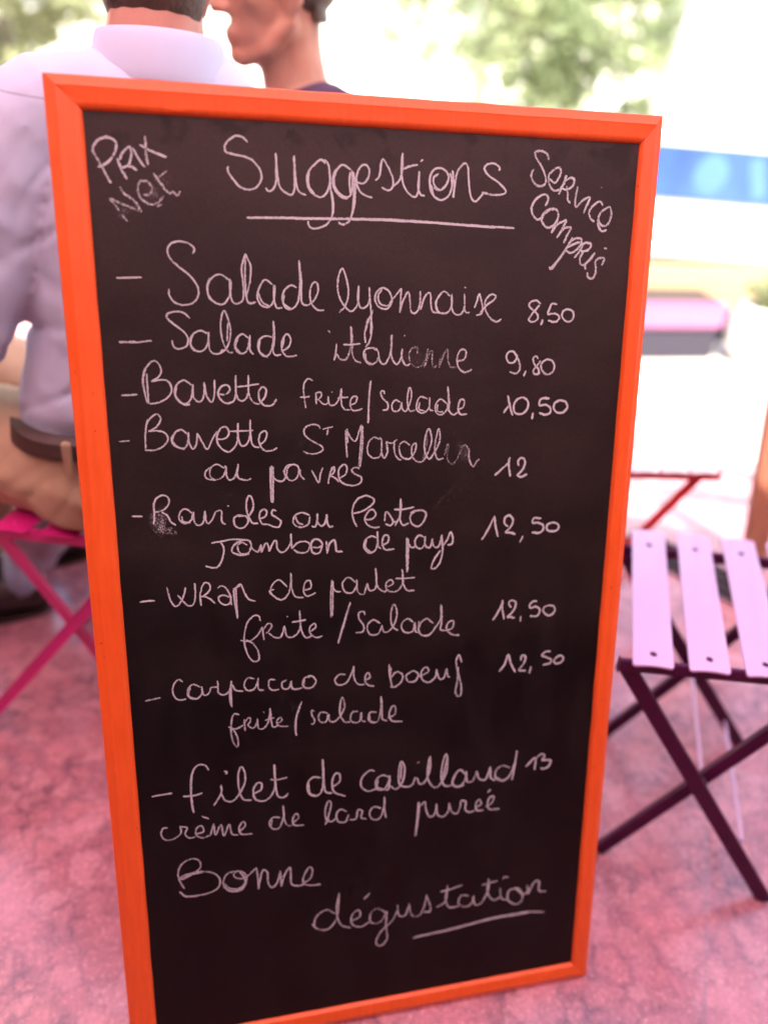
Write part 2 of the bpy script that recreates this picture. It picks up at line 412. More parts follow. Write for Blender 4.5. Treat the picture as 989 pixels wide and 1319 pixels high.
# rear prop, folded out behind the panel (board space: y up, -z behind)
bm = bmesh.new()
for u in (0.10, BW - 0.10):
    d = Vector((0, -math.cos(2 * LEAN), -math.sin(2 * LEAN))); a = Vector((u, BH - 0.08, -0.034)); Ls = (BH - 0.08) / math.cos(LEAN) * math.cos(LEAN) - 0.012
    add_bar(bm, a, a + d * Ls * 1.0, 0.035, 0.018, (0, 0, 1))
add_bar(bm, Vector((0.10, BH - 0.08, -0.034)) + d * 0.75, Vector((BW - 0.10, BH - 0.08, -0.034)) + d * 0.75, 0.03, 0.012, (0, 0, 1))
pr = obj('rear_prop', bm, M_leg, board)
for u in (0.10, BW - 0.10):
    bm = bmesh.new(); add_box(bm, (u, BH - 0.07, -0.0205), (0.03, 0.05, 0.006), bevel=0.001); obj('hinge', bm, M_steel, board)

# chalk writing: strokes in board space, "width;u,v u,v ..." in units of 0.01 mm and 0.1 mm
CHALK = [
 ('prix', 0.75, '305;469,10965 529,11002 584,11060 615,11126 619,11181 591,11214 530,11225 458,11202 418,11156 399,11100 434,11033 469,10965 509,10881 545,10812|305;433,10956 469,10965|303;505,11221 531,11238 556,11227|308;619,11042 644,10963 671,10904 703,10854|308;644,11028 669,11089 708,11131 745,11152 758,11108 749,11053 724,10991 696,10970 649,10956|310;697,10975 743,10972 778,10956 798,10936|310;771,11144 807,11076 845,11012 879,10973|312;840,11177 905,11140 997,11105 1090,11074|311;898,11260 897,11180 897,11095 906,10995'),
 ('net', 0.5, '313;675,10459 627,10519|311;604,10560 561,10620 524,10669 599,10636 680,10604 752,10580 819,10552|312;819,10552 777,10628 728,10677 658,10726 625,10780|314;840,10710 899,10720 931,10757 924,10808 886,10842 844,10845 811,10823 796,10762 808,10701 852,10651 914,10627 979,10645 1019,10688 1039,10718|316;954,10921 1012,10837 1061,10772 1102,10733|315;966,10855 1027,10904 1082,10949|319;1102,10733 1135,10755 1170,10720 1205,10762|317;966,10609 1021,10636'),
 ('suggestions', 0.85, '265;1889,11250 1849,11291 1779,11305 1707,11265 1662,11204 1672,11154 1749,11131 1842,11118 1920,11092 1981,11036 2019,10963 2009,10888 1959,10826 1886,10804 1800,10827 1739,10892 1695,10949 1682,10993 1693,11016|271;2060,10830 2078,10801 2126,10810 2164,10880 2171,10985 2171,11164|272;2171,11164 2177,11030 2190,10896 2216,10829 2271,10786 2328,10773 2357,10842 2357,10978 2357,11150|274;2357,11150 2364,10994 2379,10858 2410,10799 2475,10774|277;2685,11091 2636,11126 2579,11086 2512,11015 2486,10938 2501,10848 2550,10789 2624,10761 2682,10794 2725,10888 2726,10994 2710,11085 2669,11128|276;2509,11000 2498,10924 2510,10856 2566,10782|280;2726,10994 2736,10827 2753,10704 2747,10579 2696,10500 2612,10458 2536,10448 2495,10486 2493,10524|281;2744,10827 2761,10689 2755,10595|281;2950,11042 2867,11084 2809,11044 2770,10951 2783,10859 2840,10792 2908,10772 2950,10804 2967,10928 2959,11035|281;2792,11043 2758,10950 2774,10844 2849,10769 2916,10756|284;2959,11035 2975,10913 2980,10774 2966,10634 2932,10538 2864,10497 2814,10519|284;2975,11021 2992,10899 2993,10759 2970,10618|282;2942,11019 2933,10912 2946,10804|284;3004,10922 3085,10915 3135,10974 3145,11051 3101,11098 3042,11062 3009,10976 3017,10884 3076,10809 3178,10774'),
 ('suggestions2', 0.85, '287;3213,10946 3259,11007 3286,11160 3352,11079 3400,10979 3401,10894 3354,10854 3279,10880|289;3401,10894 3476,10965 3506,11086 3504,11230|291;3504,11230 3493,11085 3508,10949 3563,10848 3650,10800 3687,10888 3689,11060|294;3693,11052 3681,10905 3708,10828 3756,10816|290;3507,11072 3597,11107 3673,11122|292;3701,11154 3729,11178|297;3905,11044 3848,10998 3870,10913 3938,10884 4005,10953 4012,11040 3942,11097 3856,11084 3806,10996 3822,10876 3882,10800 3961,10785 4037,10850 4059,10972 4031,11058|295;3827,11057 3811,10962 3852,10842|297;3851,10903 3929,10880 3995,10944|301;4059,11085 4083,10956 4078,10807 4093,10939 4118,11079 4193,11160 4233,11127 4249,10980 4274,10841 4326,10781 4393,10837 4431,10883|305;4401,10878 4542,10855 4662,10874 4670,10918 4576,10994 4474,11051 4421,11119 4459,11164 4528,11176 4589,11144 4595,11104'),
 ('underline_suggestions', 0.9, '309;1857,10533 2097,10541 2420,10547 2750,10554 3042,10560 3383,10563 3729,10555 4082,10542 4396,10531 4670,10524 4799,10519|310;2339,10541 3042,10555 3773,10548 4579,10518'),
 ('service', 0.7, '330;5163,11240 5157,11283 5114,11317 5051,11328 5002,11313 5005,11276 5052,11213 5100,11145 5137,11071 5141,11006 5099,10969 5042,10974 4989,11021 4967,11069 4977,11113 4994,11141|335;5175,11056 5248,11010 5290,11050 5315,11106 5308,11160 5269,11164 5215,11129 5174,11078 5182,11007 5221,10943 5273,10928 5328,10958 5362,11026 5389,11093|337;5389,11093 5351,10992 5307,10891|338;5353,10976 5386,11043 5442,11068 5482,11053 5479,11003 5443,10963 5381,10944 5347,10959|339;5397,10983 5415,10906 5420,10840 5453,10802|342;5532,10983 5519,10899 5512,10821 5529,10766 5589,10829 5645,10865 5696,10878|344;5696,10878 5657,10793 5625,10702|345;5824,10987 5821,10980|346;5854,10794 5824,10833 5773,10819 5712,10761 5690,10704 5722,10643 5763,10616|348;5822,10708 5890,10762 5941,10780 5966,10724 5959,10645 5918,10586 5866,10579 5823,10617 5811,10674 5840,10720|349;5811,10674 5809,10594 5843,10532 5884,10519 5925,10535'),
 ('compris', 0.72, '353;5156,10764 5184,10826 5168,10875 5111,10878 5044,10837 4998,10769 4995,10702 5031,10642 5077,10618 5113,10640|356;5280,10735 5216,10727 5149,10680 5121,10618 5150,10562 5203,10536 5266,10566 5312,10635 5315,10691 5280,10735 5203,10732 5130,10674 5120,10640|358;5210,10530 5266,10566 5314,10613|358;5318,10646 5278,10566 5246,10481|360;5246,10481 5304,10567 5379,10609 5417,10621 5378,10536 5314,10432|361;5314,10432 5385,10524 5435,10549 5487,10545|362;5487,10545 5441,10469 5402,10377|363;5508,10443 5451,10333 5368,10216 5308,10134 5272,10087|363;5496,10425 5438,10321 5355,10204 5258,10098|363;5272,10087 5237,10115|365;5479,10391 5548,10432 5614,10429 5618,10371 5570,10313 5507,10276 5454,10287 5438,10321 5527,10369 5603,10394|367;5656,10390 5611,10302 5544,10220|367;5606,10359 5683,10390 5744,10369 5715,10316 5651,10297 5597,10307|369;5651,10297 5617,10221 5629,10152 5675,10153 5750,10213 5798,10283|370;5798,10283 5737,10207 5688,10153 5693,10095|372;5907,10335 5943,10329|372;5896,10146 5924,10216 5889,10230 5843,10220 5813,10179 5823,10109 5818,10039 5781,9997 5733,10013 5719,10066'),
 ('salade', 0.8, '242;529,9914 644,9918 778,9924|249;1293,10165 1314,10215 1261,10265 1175,10284 1087,10261 1046,10196 1067,10117 1150,10033 1256,9948 1328,9840 1330,9752 1275,9678 1173,9655 1086,9683 1041,9748 1036,9814|255;1656,9911 1568,9965 1489,9941 1433,9852 1441,9742 1511,9676 1590,9672 1650,9756 1671,9867 1657,9927|254;1455,9930 1423,9830 1441,9731 1489,9687|257;1657,9922 1659,9800 1675,9700 1727,9674 1790,9724 1796,9880 1786,10035 1830,10178|259;1830,10178 1878,10059 1868,9904 1828,9747 1853,9680 1923,9692|258;1828,10145 1817,9947 1821,9747|262;2102,9874 2027,9922 1974,9861 1939,9759 1968,9670 2049,9641 2109,9705 2129,9863|262;2072,9648 1992,9692 1949,9793|264;2118,9874 2114,9728 2142,9637 2201,9638|266;2358,9844 2300,9870 2229,9819 2203,9729 2236,9638 2306,9627 2372,9708 2395,9912 2389,10125|267;2389,10125 2409,9912 2406,9731 2426,9674 2473,9663|266;2227,9774 2214,9683 2295,9620|270;2473,9663 2546,9721 2590,9825 2572,9904 2524,9880 2499,9778 2521,9675 2580,9618 2652,9614'),
 ('lyonnaise', 0.75, '274;2816,9594 2883,9660 2920,9789 2904,9927 2853,10052 2812,9964 2801,9847 2831,9729 2903,9631 2966,9611 3025,9701 3033,9880|277;3033,9880 3023,9751 3050,9652 3113,9652 3155,9733 3150,9862|279;3150,9862 3159,9713 3173,9573 3167,9368|280;3194,9623 3135,9492 3109,9391|280;3366,9835 3302,9858 3235,9813 3214,9733 3261,9654 3347,9635 3406,9716 3377,9815 3313,9854|280;3292,9838 3250,9774 3272,9694 3357,9671 3410,9736|282;3410,9736 3462,9796 3511,9857|283;3511,9857 3497,9596|285;3497,9596 3528,9717 3591,9818 3614,9698 3627,9607 3681,9597 3723,9679 3726,9830|286;3726,9830 3735,9628|288;3735,9628 3776,9760 3840,9811 3854,9680 3877,9609 3944,9599|290;4082,9774 4003,9828 3939,9772 3909,9670 3955,9599 4043,9600 4096,9682 4092,9805|290;3939,9772 3908,9701 3943,9609 4021,9589|293;4092,9805 4096,9662 4132,9590 4199,9581 4245,9663 4240,9807|295;4241,9796 4254,9622 4310,9602|293;4238,9878 4256,9872|297;4364,9654 4395,9737 4414,9809 4452,9707 4457,9603 4390,9572|299;4434,9603 4509,9687 4586,9739 4613,9791 4550,9800 4490,9728 4501,9624 4561,9542 4631,9504 4694,9536|301;4631,9504 4603,9521'),
 ('salade2', 0.75, '248;508,9282 666,9274 834,9292|247;514,9270 667,9286|253;1232,9521 1177,9574 1095,9588 1011,9567 1008,9515 1087,9443 1166,9381 1204,9307 1179,9234 1104,9206 1050,9234 1041,9297|256;1417,9360 1334,9396 1248,9349 1223,9265 1261,9191 1345,9185 1401,9255 1418,9381|256;1260,9370 1226,9255 1281,9180|259;1417,9371 1415,9244 1440,9169 1513,9154 1558,9201|260;1524,9154 1602,9222 1647,9371 1625,9519 1586,9602 1550,9498 1548,9350 1581,9233 1621,9169 1664,9169|260;1623,9477 1605,9286|263;1831,9319 1768,9361 1702,9308 1687,9212 1750,9154 1816,9201 1848,9351|264;1848,9351 1842,9201 1880,9147|262;1724,9329 1692,9222 1760,9149|266;2082,9330 2006,9340 1939,9287 1936,9190 1999,9125 2067,9179 2100,9351 2100,9501|267;2100,9501 2108,9330 2089,9189 2120,9135 2176,9146|266;1950,9308 1942,9179 2032,9114|269;2177,9178 2255,9222 2284,9308 2241,9362 2190,9287 2188,9189 2242,9124 2347,9134|268;2213,9330 2189,9222'),
 ('italienne', 0.72, '275;2691,9399 2716,9381|277;2785,9258 2775,9160 2756,9080|278;2756,9080 2788,9142 2821,9097 2885,9088 2932,9177 2951,9320 2946,9444|280;2957,9426 2960,9284 2960,9159 2997,9078 3059,9051|279;2858,9249 2951,9249 3053,9261|281;3109,9222 3155,9285 3183,9427 3169,9533|280;3136,9533 3103,9391 3109,9267|283;3250,9186 3174,9213 3100,9186 3096,9105 3156,9036 3232,9059 3259,9140 3231,9204 3156,9213|283;3109,9159 3119,9078 3194,9027|285;3259,9150 3279,9059 3336,9040 3383,9122 3406,9231 3405,9356|287;3412,9356 3401,9194 3411,9104 3470,9030 3516,9103 3530,9203|289;3530,9203 3526,9103 3575,9021 3633,9039|287;3560,9357 3551,9342'),
 ('italienne_faint', 0.4, '291;3704,9148 3706,9212 3649,9216 3611,9148 3623,9057 3691,9001 3759,9019 3815,9102 3832,9203|293;3832,9203 3788,8992|294;3788,8992 3843,9139 3881,9184 3884,9065 3906,8991 3944,9027|295;3989,9147 3964,8990|297;3964,8990 4019,9138 4061,9193 4070,9082 4102,8999 4181,8998'),
 ('italienne_end', 0.72, '299;4169,9063 4258,9081 4285,9156 4253,9196 4205,9174 4178,9082 4201,8989 4273,8936 4361,8969'),
 ('price_a', 0.85, '326;5165,9705 5119,9741 5061,9737 5023,9697 5052,9652 5113,9613 5142,9560 5111,9514 5053,9507 5030,9540 5070,9599 5117,9652 5151,9695|329;5198,9534 5193,9501 5184,9468|330;5370,9705 5304,9709 5278,9654 5263,9594 5333,9601 5393,9582 5404,9542 5354,9506 5265,9524|333;5450,9622 5492,9649 5560,9636 5586,9583 5561,9523 5502,9512 5447,9556 5439,9609 5463,9642'),
 ('price_b', 0.8, '327;4908,9106 4861,9167 4796,9161 4777,9107 4809,9046 4868,9046 4902,9093 4907,9133|329;4908,9106 4941,9039 4948,8964 4904,8917 4822,8938|331;5027,8950 5001,8886|333;5174,9085 5143,9116 5108,9085 5134,9017 5185,8962 5185,8914 5148,8908 5116,8942 5164,9010 5205,9064|335;5264,9078 5215,9024 5227,8955 5283,8907 5349,8920 5383,8981 5363,9050 5301,9080 5250,9064'),
 ('price_c', 0.9, '351;4773,8458 4814,8519 4828,8540|352;4817,8665 4842,8560 4868,8477 4889,8427|354;4993,8641 4928,8608 4895,8532 4921,8455 4997,8443 5061,8487 5079,8563 5046,8620 4985,8641|358;5146,8457 5135,8376|359;5347,8619 5278,8626 5227,8603 5223,8540 5298,8546 5361,8509 5365,8453 5306,8429 5222,8449|363;5477,8599 5418,8565 5408,8502 5465,8448 5540,8457 5582,8512 5555,8576 5477,8599'),
 ('bavette', 0.8, '251;491,8728 573,8730 655,8735|253;761,8954 761,8803 760,8651|255;746,8661 787,8635 871,8649 957,8696 1005,8772 985,8858 913,8887 802,8869|252;802,8869 878,8916 910,8981 887,9057 843,9085 786,9048 734,8955 721,8842 736,8709 750,8642|252;747,9011 716,8880 729,8747|258;1217,8826 1136,8879 1058,8828 1034,8733 1085,8646 1160,8635 1211,8711 1227,8836|258;1057,8809 1042,8714 1121,8622 1187,8621|260;1227,8836 1226,8711 1265,8652 1313,8661 1341,8738 1347,8854|262;1347,8854 1363,8719 1416,8640 1449,8737 1456,8881|264;1487,8726 1564,8725 1614,8773 1587,8822 1519,8804 1487,8726 1532,8648 1608,8627 1668,8695 1681,8927|266;1681,8927 1679,8733 1715,8655 1774,8664 1810,8751 1816,8926|268;1816,8926 1815,8732 1860,8633 1928,8612|267;1692,8801 1808,8814 1929,8832|270;1929,8622 1990,8690 2002,8768 1963,8798 1922,8740 1929,8651 1987,8595 2066,8600 2113,8664'),
 ('bavette2', 0.8, '253;433,8238 542,8244|256;727,8430 704,8285 699,8148|258;689,8138 783,8135 879,8172 936,8249 907,8319 833,8344 740,8339|256;740,8339 827,8389 874,8466 853,8515 816,8519 757,8468 726,8421|255;739,8469 713,8363|261;1142,8303 1078,8350 1010,8316 986,8228 1039,8157 1115,8155 1148,8234 1153,8322|261;1010,8316 974,8248 1002,8178 1104,8132|263;1153,8322 1156,8213 1191,8137 1232,8191 1247,8310|265;1247,8310 1291,8220 1344,8128 1408,8246 1460,8325|268;1456,8235 1543,8243 1584,8292 1568,8362 1510,8363 1458,8285 1463,8185 1528,8107 1596,8100 1669,8199 1686,8409|270;1686,8409 1686,8239 1716,8157 1776,8176 1813,8276 1819,8445|272;1819,8445 1818,8255 1844,8154 1913,8131|269;1595,8321 1693,8319 1850,8325|274;1914,8162 1975,8211 1997,8291 1968,8316 1918,8273 1909,8182 1962,8099 2042,8091 2107,8122'),
 ('frite', 0.75, '259;2517,8862 2462,8879 2418,8820 2416,8701 2435,8560|259;2372,8680 2481,8685|261;2548,8732 2552,8601|261;2547,8721 2592,8735 2613,8698 2580,8655 2553,8649|262;2579,8649 2634,8600 2678,8610 2686,8686|264;2686,8686 2700,8599 2756,8587 2812,8663 2835,8771|265;2839,8771 2834,8618 2867,8541 2935,8528|263;2724,8736 2735,8729|265;2790,8663 2913,8672|267;2924,8584 2991,8605 3014,8670 2969,8678 2935,8617 2957,8528 3036,8527 3075,8544|269;3171,8855 3156,8701 3145,8547 3139,8373|269;3164,8844 3151,8657 3145,8379'),
 ('salade3', 0.75, '271;3331,8699 3319,8739 3285,8722 3308,8655 3366,8598 3366,8531 3309,8517|274;3515,8607 3457,8630 3417,8575 3436,8508 3505,8518 3532,8607|276;3532,8607 3540,8528 3586,8505 3631,8605 3646,8705 3621,8772 3600,8673 3602,8572 3633,8504 3691,8514|278;3841,8635 3758,8666 3713,8604 3714,8514 3785,8478 3855,8534 3864,8658|278;3748,8603 3738,8525 3808,8501|280;3864,8646 3867,8522 3914,8499|281;4078,8575 3994,8633 3936,8566 3951,8475 4022,8458 4080,8530 4087,8665 4077,8778|283;4077,8767 4101,8597 4097,8507 4154,8448 4212,8482|281;3960,8577 3962,8498 4033,8485|285;4200,8505 4270,8538 4280,8617 4232,8618 4211,8527 4237,8454 4321,8456'),
 ('marcellin', 0.7, '264;2597,8325 2565,8364 2487,8372 2416,8330 2423,8252 2507,8183 2606,8124 2617,8079 2549,8043 2460,8045 2398,8074|265;2620,8318 2736,8344|265;2682,8323 2668,8250|269;2884,8318 2888,8150 2899,7986|269;2900,8318 2906,8149|270;2884,8307 2956,8193 3002,8180 3036,8281 3066,8359|272;3066,8359 3059,8167 3043,7963 3036,7844|272;3079,8347 3075,8099 3048,7871|274;3277,8184 3208,8209 3144,8142 3140,8029 3209,7969 3290,8001 3301,8161 3277,8207|276;3301,8161 3302,8023 3337,7965 3371,8044 3358,8159|277;3358,8159 3417,8135 3486,8178|278;3451,8168 3453,8042 3489,7960 3536,7935|281;3640,8105 3568,8153 3511,8097 3536,7981 3631,7944 3700,8034 3710,8126 3664,8093 3665,7989 3714,7917 3798,7915 3867,8029|284;3867,8029 3899,8167 3860,8295 3816,8169 3819,8030 3869,7936 3916,7981 3995,8141 3984,8292 3957,8212 3938,8050 3977,7932 4049,7941'),
 ('marcellin_faint', 0.38, '282;3797,7938 3841,8123 3837,8261|288;4060,7976 4104,8115 4098,7928 4160,7867 4219,7924|286;4161,8225 4185,8234|290;4219,7924 4275,8063 4323,8085 4362,8014'),
 ('marcellin_end', 0.6, '312;4361,8049 4366,7919 4418,7827 4465,7892 4494,7915'),
 ('poivres', 0.75, '269;1522,7908 1446,7956 1376,7924 1362,7833 1419,7785 1499,7817 1538,7908 1524,7939|268;1357,7924 1309,7865 1322,7803 1419,7779|271;1539,7928 1539,7826 1576,7773 1637,7822 1672,7954|274;1672,7944 1657,7821 1695,7779 1764,7766 1811,7784|279;2040,7921 2032,7766 2032,7493|279;2024,7911 2021,7683 2024,7504|279;2056,7910 2044,7492|280;2037,7807 2086,7753 2157,7740 2199,7801 2221,7893 2283,7927 2340,7889 2332,7796 2269,7740 2198,7780 2170,7864|280;2273,7927 2212,7915 2180,7843 2219,7769|283;2344,7879 2363,7795 2407,7747|282;2360,7868 2368,7847|285;2487,7853 2527,7778 2568,7707 2590,7807 2616,7879|288;2726,7886 2694,7782 2676,7687|288;2705,7824 2747,7885 2746,7822 2704,7782|289;2704,7782 2777,7736 2798,7704|291;2809,7746 2883,7796 2894,7880 2852,7903 2799,7841 2809,7735 2861,7680 2967,7654 3052,7683 3063,7747 2988,7792 2950,7836 2989,7866 3041,7858'),
 ('ravioles', 0.8, '269;503,7411 617,7401|271;741,7553 743,7429 729,7306|272;736,7481 762,7582 832,7630 897,7607 903,7535 841,7466 743,7440|274;820,7446 885,7391 910,7328 965,7283|277;1148,7409 1083,7464 1023,7436 1003,7354 1064,7299 1134,7337 1163,7429|277;1030,7384 1046,7321 1123,7306|279;1163,7429 1163,7325 1200,7271 1260,7299 1287,7434|280;1287,7434 1291,7329 1319,7286 1371,7346 1405,7428|282;1404,7418 1464,7425 1465,7299 1507,7265|282;1532,7481 1552,7473|286;1731,7349 1651,7363 1600,7324 1616,7238 1696,7213 1759,7284 1731,7349 1651,7353|287;1751,7327 1815,7429 1814,7534 1780,7588 1747,7517 1749,7390 1800,7271 1870,7257|289;1882,7309 1954,7338 1966,7401 1916,7414 1883,7341 1911,7255 1982,7240|291;2079,7395 2038,7408 2026,7355 2087,7310 2127,7265 2104,7206 2043,7209 1982,7240|296;2460,7323 2367,7360 2283,7321 2271,7236 2343,7189 2438,7216 2460,7312|296;2293,7321 2323,7244 2385,7219'),
 ('ravioles_b', 0.8, '299;2476,7195 2521,7183 2544,7257 2545,7342|300;2551,7342 2549,7238 2595,7189 2641,7233 2657,7327|301;2661,7327 2660,7232 2687,7174 2733,7181|306;2966,7321 3078,7344 3190,7415 3218,7470 3181,7509|305;3041,7516 2975,7425 2957,7312 2984,7216 3013,7157'),
 ('pesto_top', 0.8, '305;3181,7508 3115,7530 3041,7505'),
 ('pesto', 0.8, '309;3106,7238 3191,7243 3238,7298 3200,7357 3144,7331 3106,7247 3144,7169 3220,7136 3283,7142|312;3343,7207 3361,7321 3419,7260 3448,7191 3411,7151 3353,7177|313;3448,7191 3506,7208 3542,7341 3535,7475|314;3535,7475 3533,7303 3534,7206 3574,7146 3641,7172|314;3456,7345 3571,7343 3701,7362|317;3716,7313 3659,7258 3670,7170 3749,7121 3816,7172 3853,7268 3803,7318 3706,7313 3658,7287|314;3468,7142 3506,7208'),
 ('jambon', 0.8, '286;1338,7056 1459,7070 1580,7085 1742,7071|285;1439,7067 1475,6979 1449,6852 1395,6769 1334,6762 1261,6788|289;1739,7007 1670,7043 1627,6992 1655,6915 1736,6910 1779,6983 1762,7059 1670,7064 1588,7016 1564,6942 1654,6893 1756,6902|291;1779,6983 1819,6937 1860,6924 1893,7008|292;1893,7008 1896,6911|293;1896,6911 1945,7016 1975,6993 1983,6916|295;1983,6916 2038,7032 2069,7031 2077,6943 2128,6896 2191,6936 2235,7021 2237,7119|296;2237,7119 2244,6933|299;2244,6933 2318,7005 2413,7011 2455,6964 2422,6889 2337,6879 2264,6921'),
 ('jambon_b', 0.8, '302;2490,6937 2564,6933 2601,6969 2556,7029 2491,7023 2463,6958 2489,6870 2563,6866 2601,6950|301;2510,7032 2472,6977 2480,6900|303;2648,7005 2656,6850|305;2656,6850 2685,6964 2741,7009 2759,6941 2768,6873 2843,6862|311;3249,7009 3183,7032 3116,6987 3098,6901 3155,6829 3222,6845 3259,6930 3258,7086|311;3126,6996 3117,6900 3183,6828|313;3259,7066 3269,6910 3308,6869|314;3307,6908 3384,6943 3393,7020 3345,7033 3317,6947 3356,6856 3466,6859|320;3619,6988 3622,6771 3630,6551|320;3635,6977 3638,6750 3634,6561|319;3626,6929 3675,6867 3724,6864|321;3829,6986 3770,7009 3723,6952 3734,6873 3793,6840 3841,6896 3845,6995|322;3845,6995 3852,6876 3911,6852 3938,6960|324;3938,6960 3950,6870 4010,6847 4047,6944 4056,7002|326;4056,6993 4068,6783 4036,6645 3978,6578 3933,6591 3965,6690 4041,6805|326;4060,6844 4127,6939 4164,7026 4196,6945 4179,6876 4129,6869'),
 ('price_d', 0.9, '358;4700,7707 4787,7785 4881,7869|360;4885,7925 4868,7869 4879,7782 4897,7687|362;5002,7815 4986,7865 5016,7908 5063,7900 5079,7850 5057,7775 5007,7720 4982,7696|364;4975,7703 5036,7677 5075,7692 5114,7710'),
 ('price_e', 0.88, '363;4565,6907 4645,7039 4711,7191|365;4717,7204 4735,7086 4776,6934|367;4903,7058 4854,7100 4857,7171 4902,7201 4951,7166 4960,7107 4924,7037 4873,6988 4940,6978 5002,6954|372;5105,6929 5069,6845|374;5336,7140 5240,7151 5224,7087 5285,7090 5362,7053 5366,6994 5320,6957 5218,6966|378;5476,7080 5417,7050 5421,6991 5477,6965 5552,6977 5576,7029 5532,7071 5470,7081'),
 ('wrap', 0.78, '270;520,6407 602,6414 686,6411|274;824,6562 843,6450 877,6353 914,6325 964,6372 1008,6463 1028,6547|276;937,6460 988,6388 1047,6323 1103,6336 1132,6445 1132,6591|278;1189,6484 1185,6398 1192,6311|278;1197,6475 1208,6543 1250,6591 1296,6562 1293,6494 1226,6430 1186,6424|279;1218,6430 1288,6391 1349,6329|281;1381,6513 1422,6536 1469,6515 1513,6434 1526,6346 1476,6298 1405,6338 1392,6400 1449,6422 1512,6391|283;1526,6346 1532,6293|284;1564,6500 1567,6361 1585,6202 1595,6121|284;1589,6515 1589,6324 1595,6130|284;1566,6465 1630,6538 1661,6510 1690,6421 1736,6348 1809,6321'),
 ('de_poulet', 0.75, '265;1554,6486 1650,6528|272;2179,6470 2085,6564 2001,6497 1998,6395 2106,6314 2190,6381 2221,6511 2226,6641|272;2027,6452 1971,6426 2065,6323|275;2232,6626 2233,6451 2273,6345 2370,6323|277;2371,6412 2456,6435 2451,6524 2396,6513 2371,6412 2412,6335 2516,6371|282;2710,6520 2694,6298 2697,6042|282;2724,6504 2711,6056|282;2709,6431 2765,6368 2822,6364|284;2994,6470 2908,6536 2837,6467 2865,6360 2951,6339 3008,6425 3008,6499|286;3008,6484 3023,6349 3095,6313 3138,6445|287;3138,6445 3167,6353 3240,6378 3247,6527 3238,6632|289;3247,6587 3260,6407 3342,6325 3400,6351|291;3385,6382 3458,6422 3428,6470 3370,6429 3386,6337 3489,6314 3562,6385 3575,6505 3567,6595|294;3573,6580 3582,6414 3636,6319 3726,6312|293;3487,6481 3634,6476 3729,6479'),
 ('frite2', 0.75, '272;1859,6067 1834,6134 1771,6133 1694,6036 1660,5845 1687,5677 1752,5565 1822,5573 1819,5680 1760,5791 1679,5844|272;1616,5843 1719,5825 1818,5891 1876,5991|274;1876,5991 1891,5825|274;1889,5960 1946,6030 1987,5996 1943,5925 1915,5913|276;1943,5910 2024,5843 2094,5852 2139,5983|278;2139,5968 2164,5846 2248,5838 2321,5938 2319,6163|280;2319,6148 2335,5922 2389,5810 2475,5833|276;2165,6101 2181,6094|278;2224,6021 2393,6037|282;2447,5881 2510,5937 2491,5984 2434,5928 2447,5851 2517,5799 2589,5814|286;2930,6220 2863,5983 2781,5699|286;2919,6191 2849,5954 2778,5708'),
 ('salade4', 0.75, '289;3110,6039 3095,6086 3037,6075 3037,5999 3095,5902 3081,5826 2993,5819|293;3301,5916 3212,5969 3139,5898 3169,5788 3272,5779 3322,5883|295;3322,5898 3346,5803 3420,5812 3493,5930 3507,6068 3467,6148 3433,6028 3450,5872 3525,5803|299;3718,5896 3642,5949 3569,5878 3600,5781 3706,5772 3740,5894|301;3740,5879 3751,5768 3812,5763|303;3977,5859 3884,5929 3795,5843 3812,5731 3919,5706 4008,5809 4072,5929 4068,6101|301;3794,5905 3781,5781|305;4077,6085 4083,5881 4071,5772 4133,5751|307;4133,5751 4224,5775 4237,5868 4176,5858 4147,5781 4211,5696 4321,5671'),
 ('price_f', 0.82, '356;4759,5836 4820,5933 4872,6044 4878,6100|357;4876,6094 4878,5992 4908,5837|359;5001,5989 4968,6030 4972,6074 5016,6083 5055,6055 5047,5979 4999,5906 4951,5865 5002,5861 5028,5846 5056,5850|363;5136,5863 5131,5790|365;5347,6051 5292,6049 5250,6008 5259,5962 5329,5976 5385,5939 5380,5875 5337,5843 5259,5857|368;5510,5981 5453,5960 5437,5909 5493,5847 5558,5848 5600,5903 5576,5963 5503,5981'),
 ('price_g', 0.8, '366;4879,5115 4945,5208 4990,5349|367;4996,5348 5036,5212 5101,5086|370;5171,5239 5180,5304 5219,5307 5235,5259 5207,5182 5152,5114 5198,5096 5251,5091|373;5320,5145 5300,5046|375;5579,5333 5513,5333 5463,5284 5531,5251 5594,5212 5584,5166 5485,5148|378;5730,5259 5672,5238 5635,5187 5671,5150 5731,5158 5767,5208 5737,5258 5677,5257'),
 ('carpaccio', 0.72, '271;497,5178 668,5203|274;935,5381 883,5410 826,5344 816,5235 869,5156 961,5151|277;1135,5287 1051,5332 990,5278 989,5180 1074,5139 1142,5200 1147,5298|277;1017,5311 994,5192 1095,5136|279;1145,5273 1163,5186 1218,5192 1254,5274|280;1254,5274 1331,5278 1328,5352|282;1331,5278 1338,5191 1403,5160 1467,5215 1494,5335|283;1488,5336 1481,5164 1485,4989|284;1468,5239 1466,5066 1485,5001|284;1497,5285 1538,5207 1626,5185|286;1765,5332 1687,5352 1640,5270 1671,5193 1749,5197 1797,5279 1805,5340|288;1797,5303 1809,5190 1872,5171|290;2011,5294 1943,5301 1930,5215 1973,5161 2053,5165|292;2147,5280 2089,5248 2099,5172 2167,5165 2203,5261|294;2203,5261 2208,5161 2270,5142 2339,5159|296;2433,5288 2364,5282 2340,5197 2385,5142 2466,5159 2502,5231 2457,5298 2399,5304|296;2364,5270 2351,5171 2419,5138'),
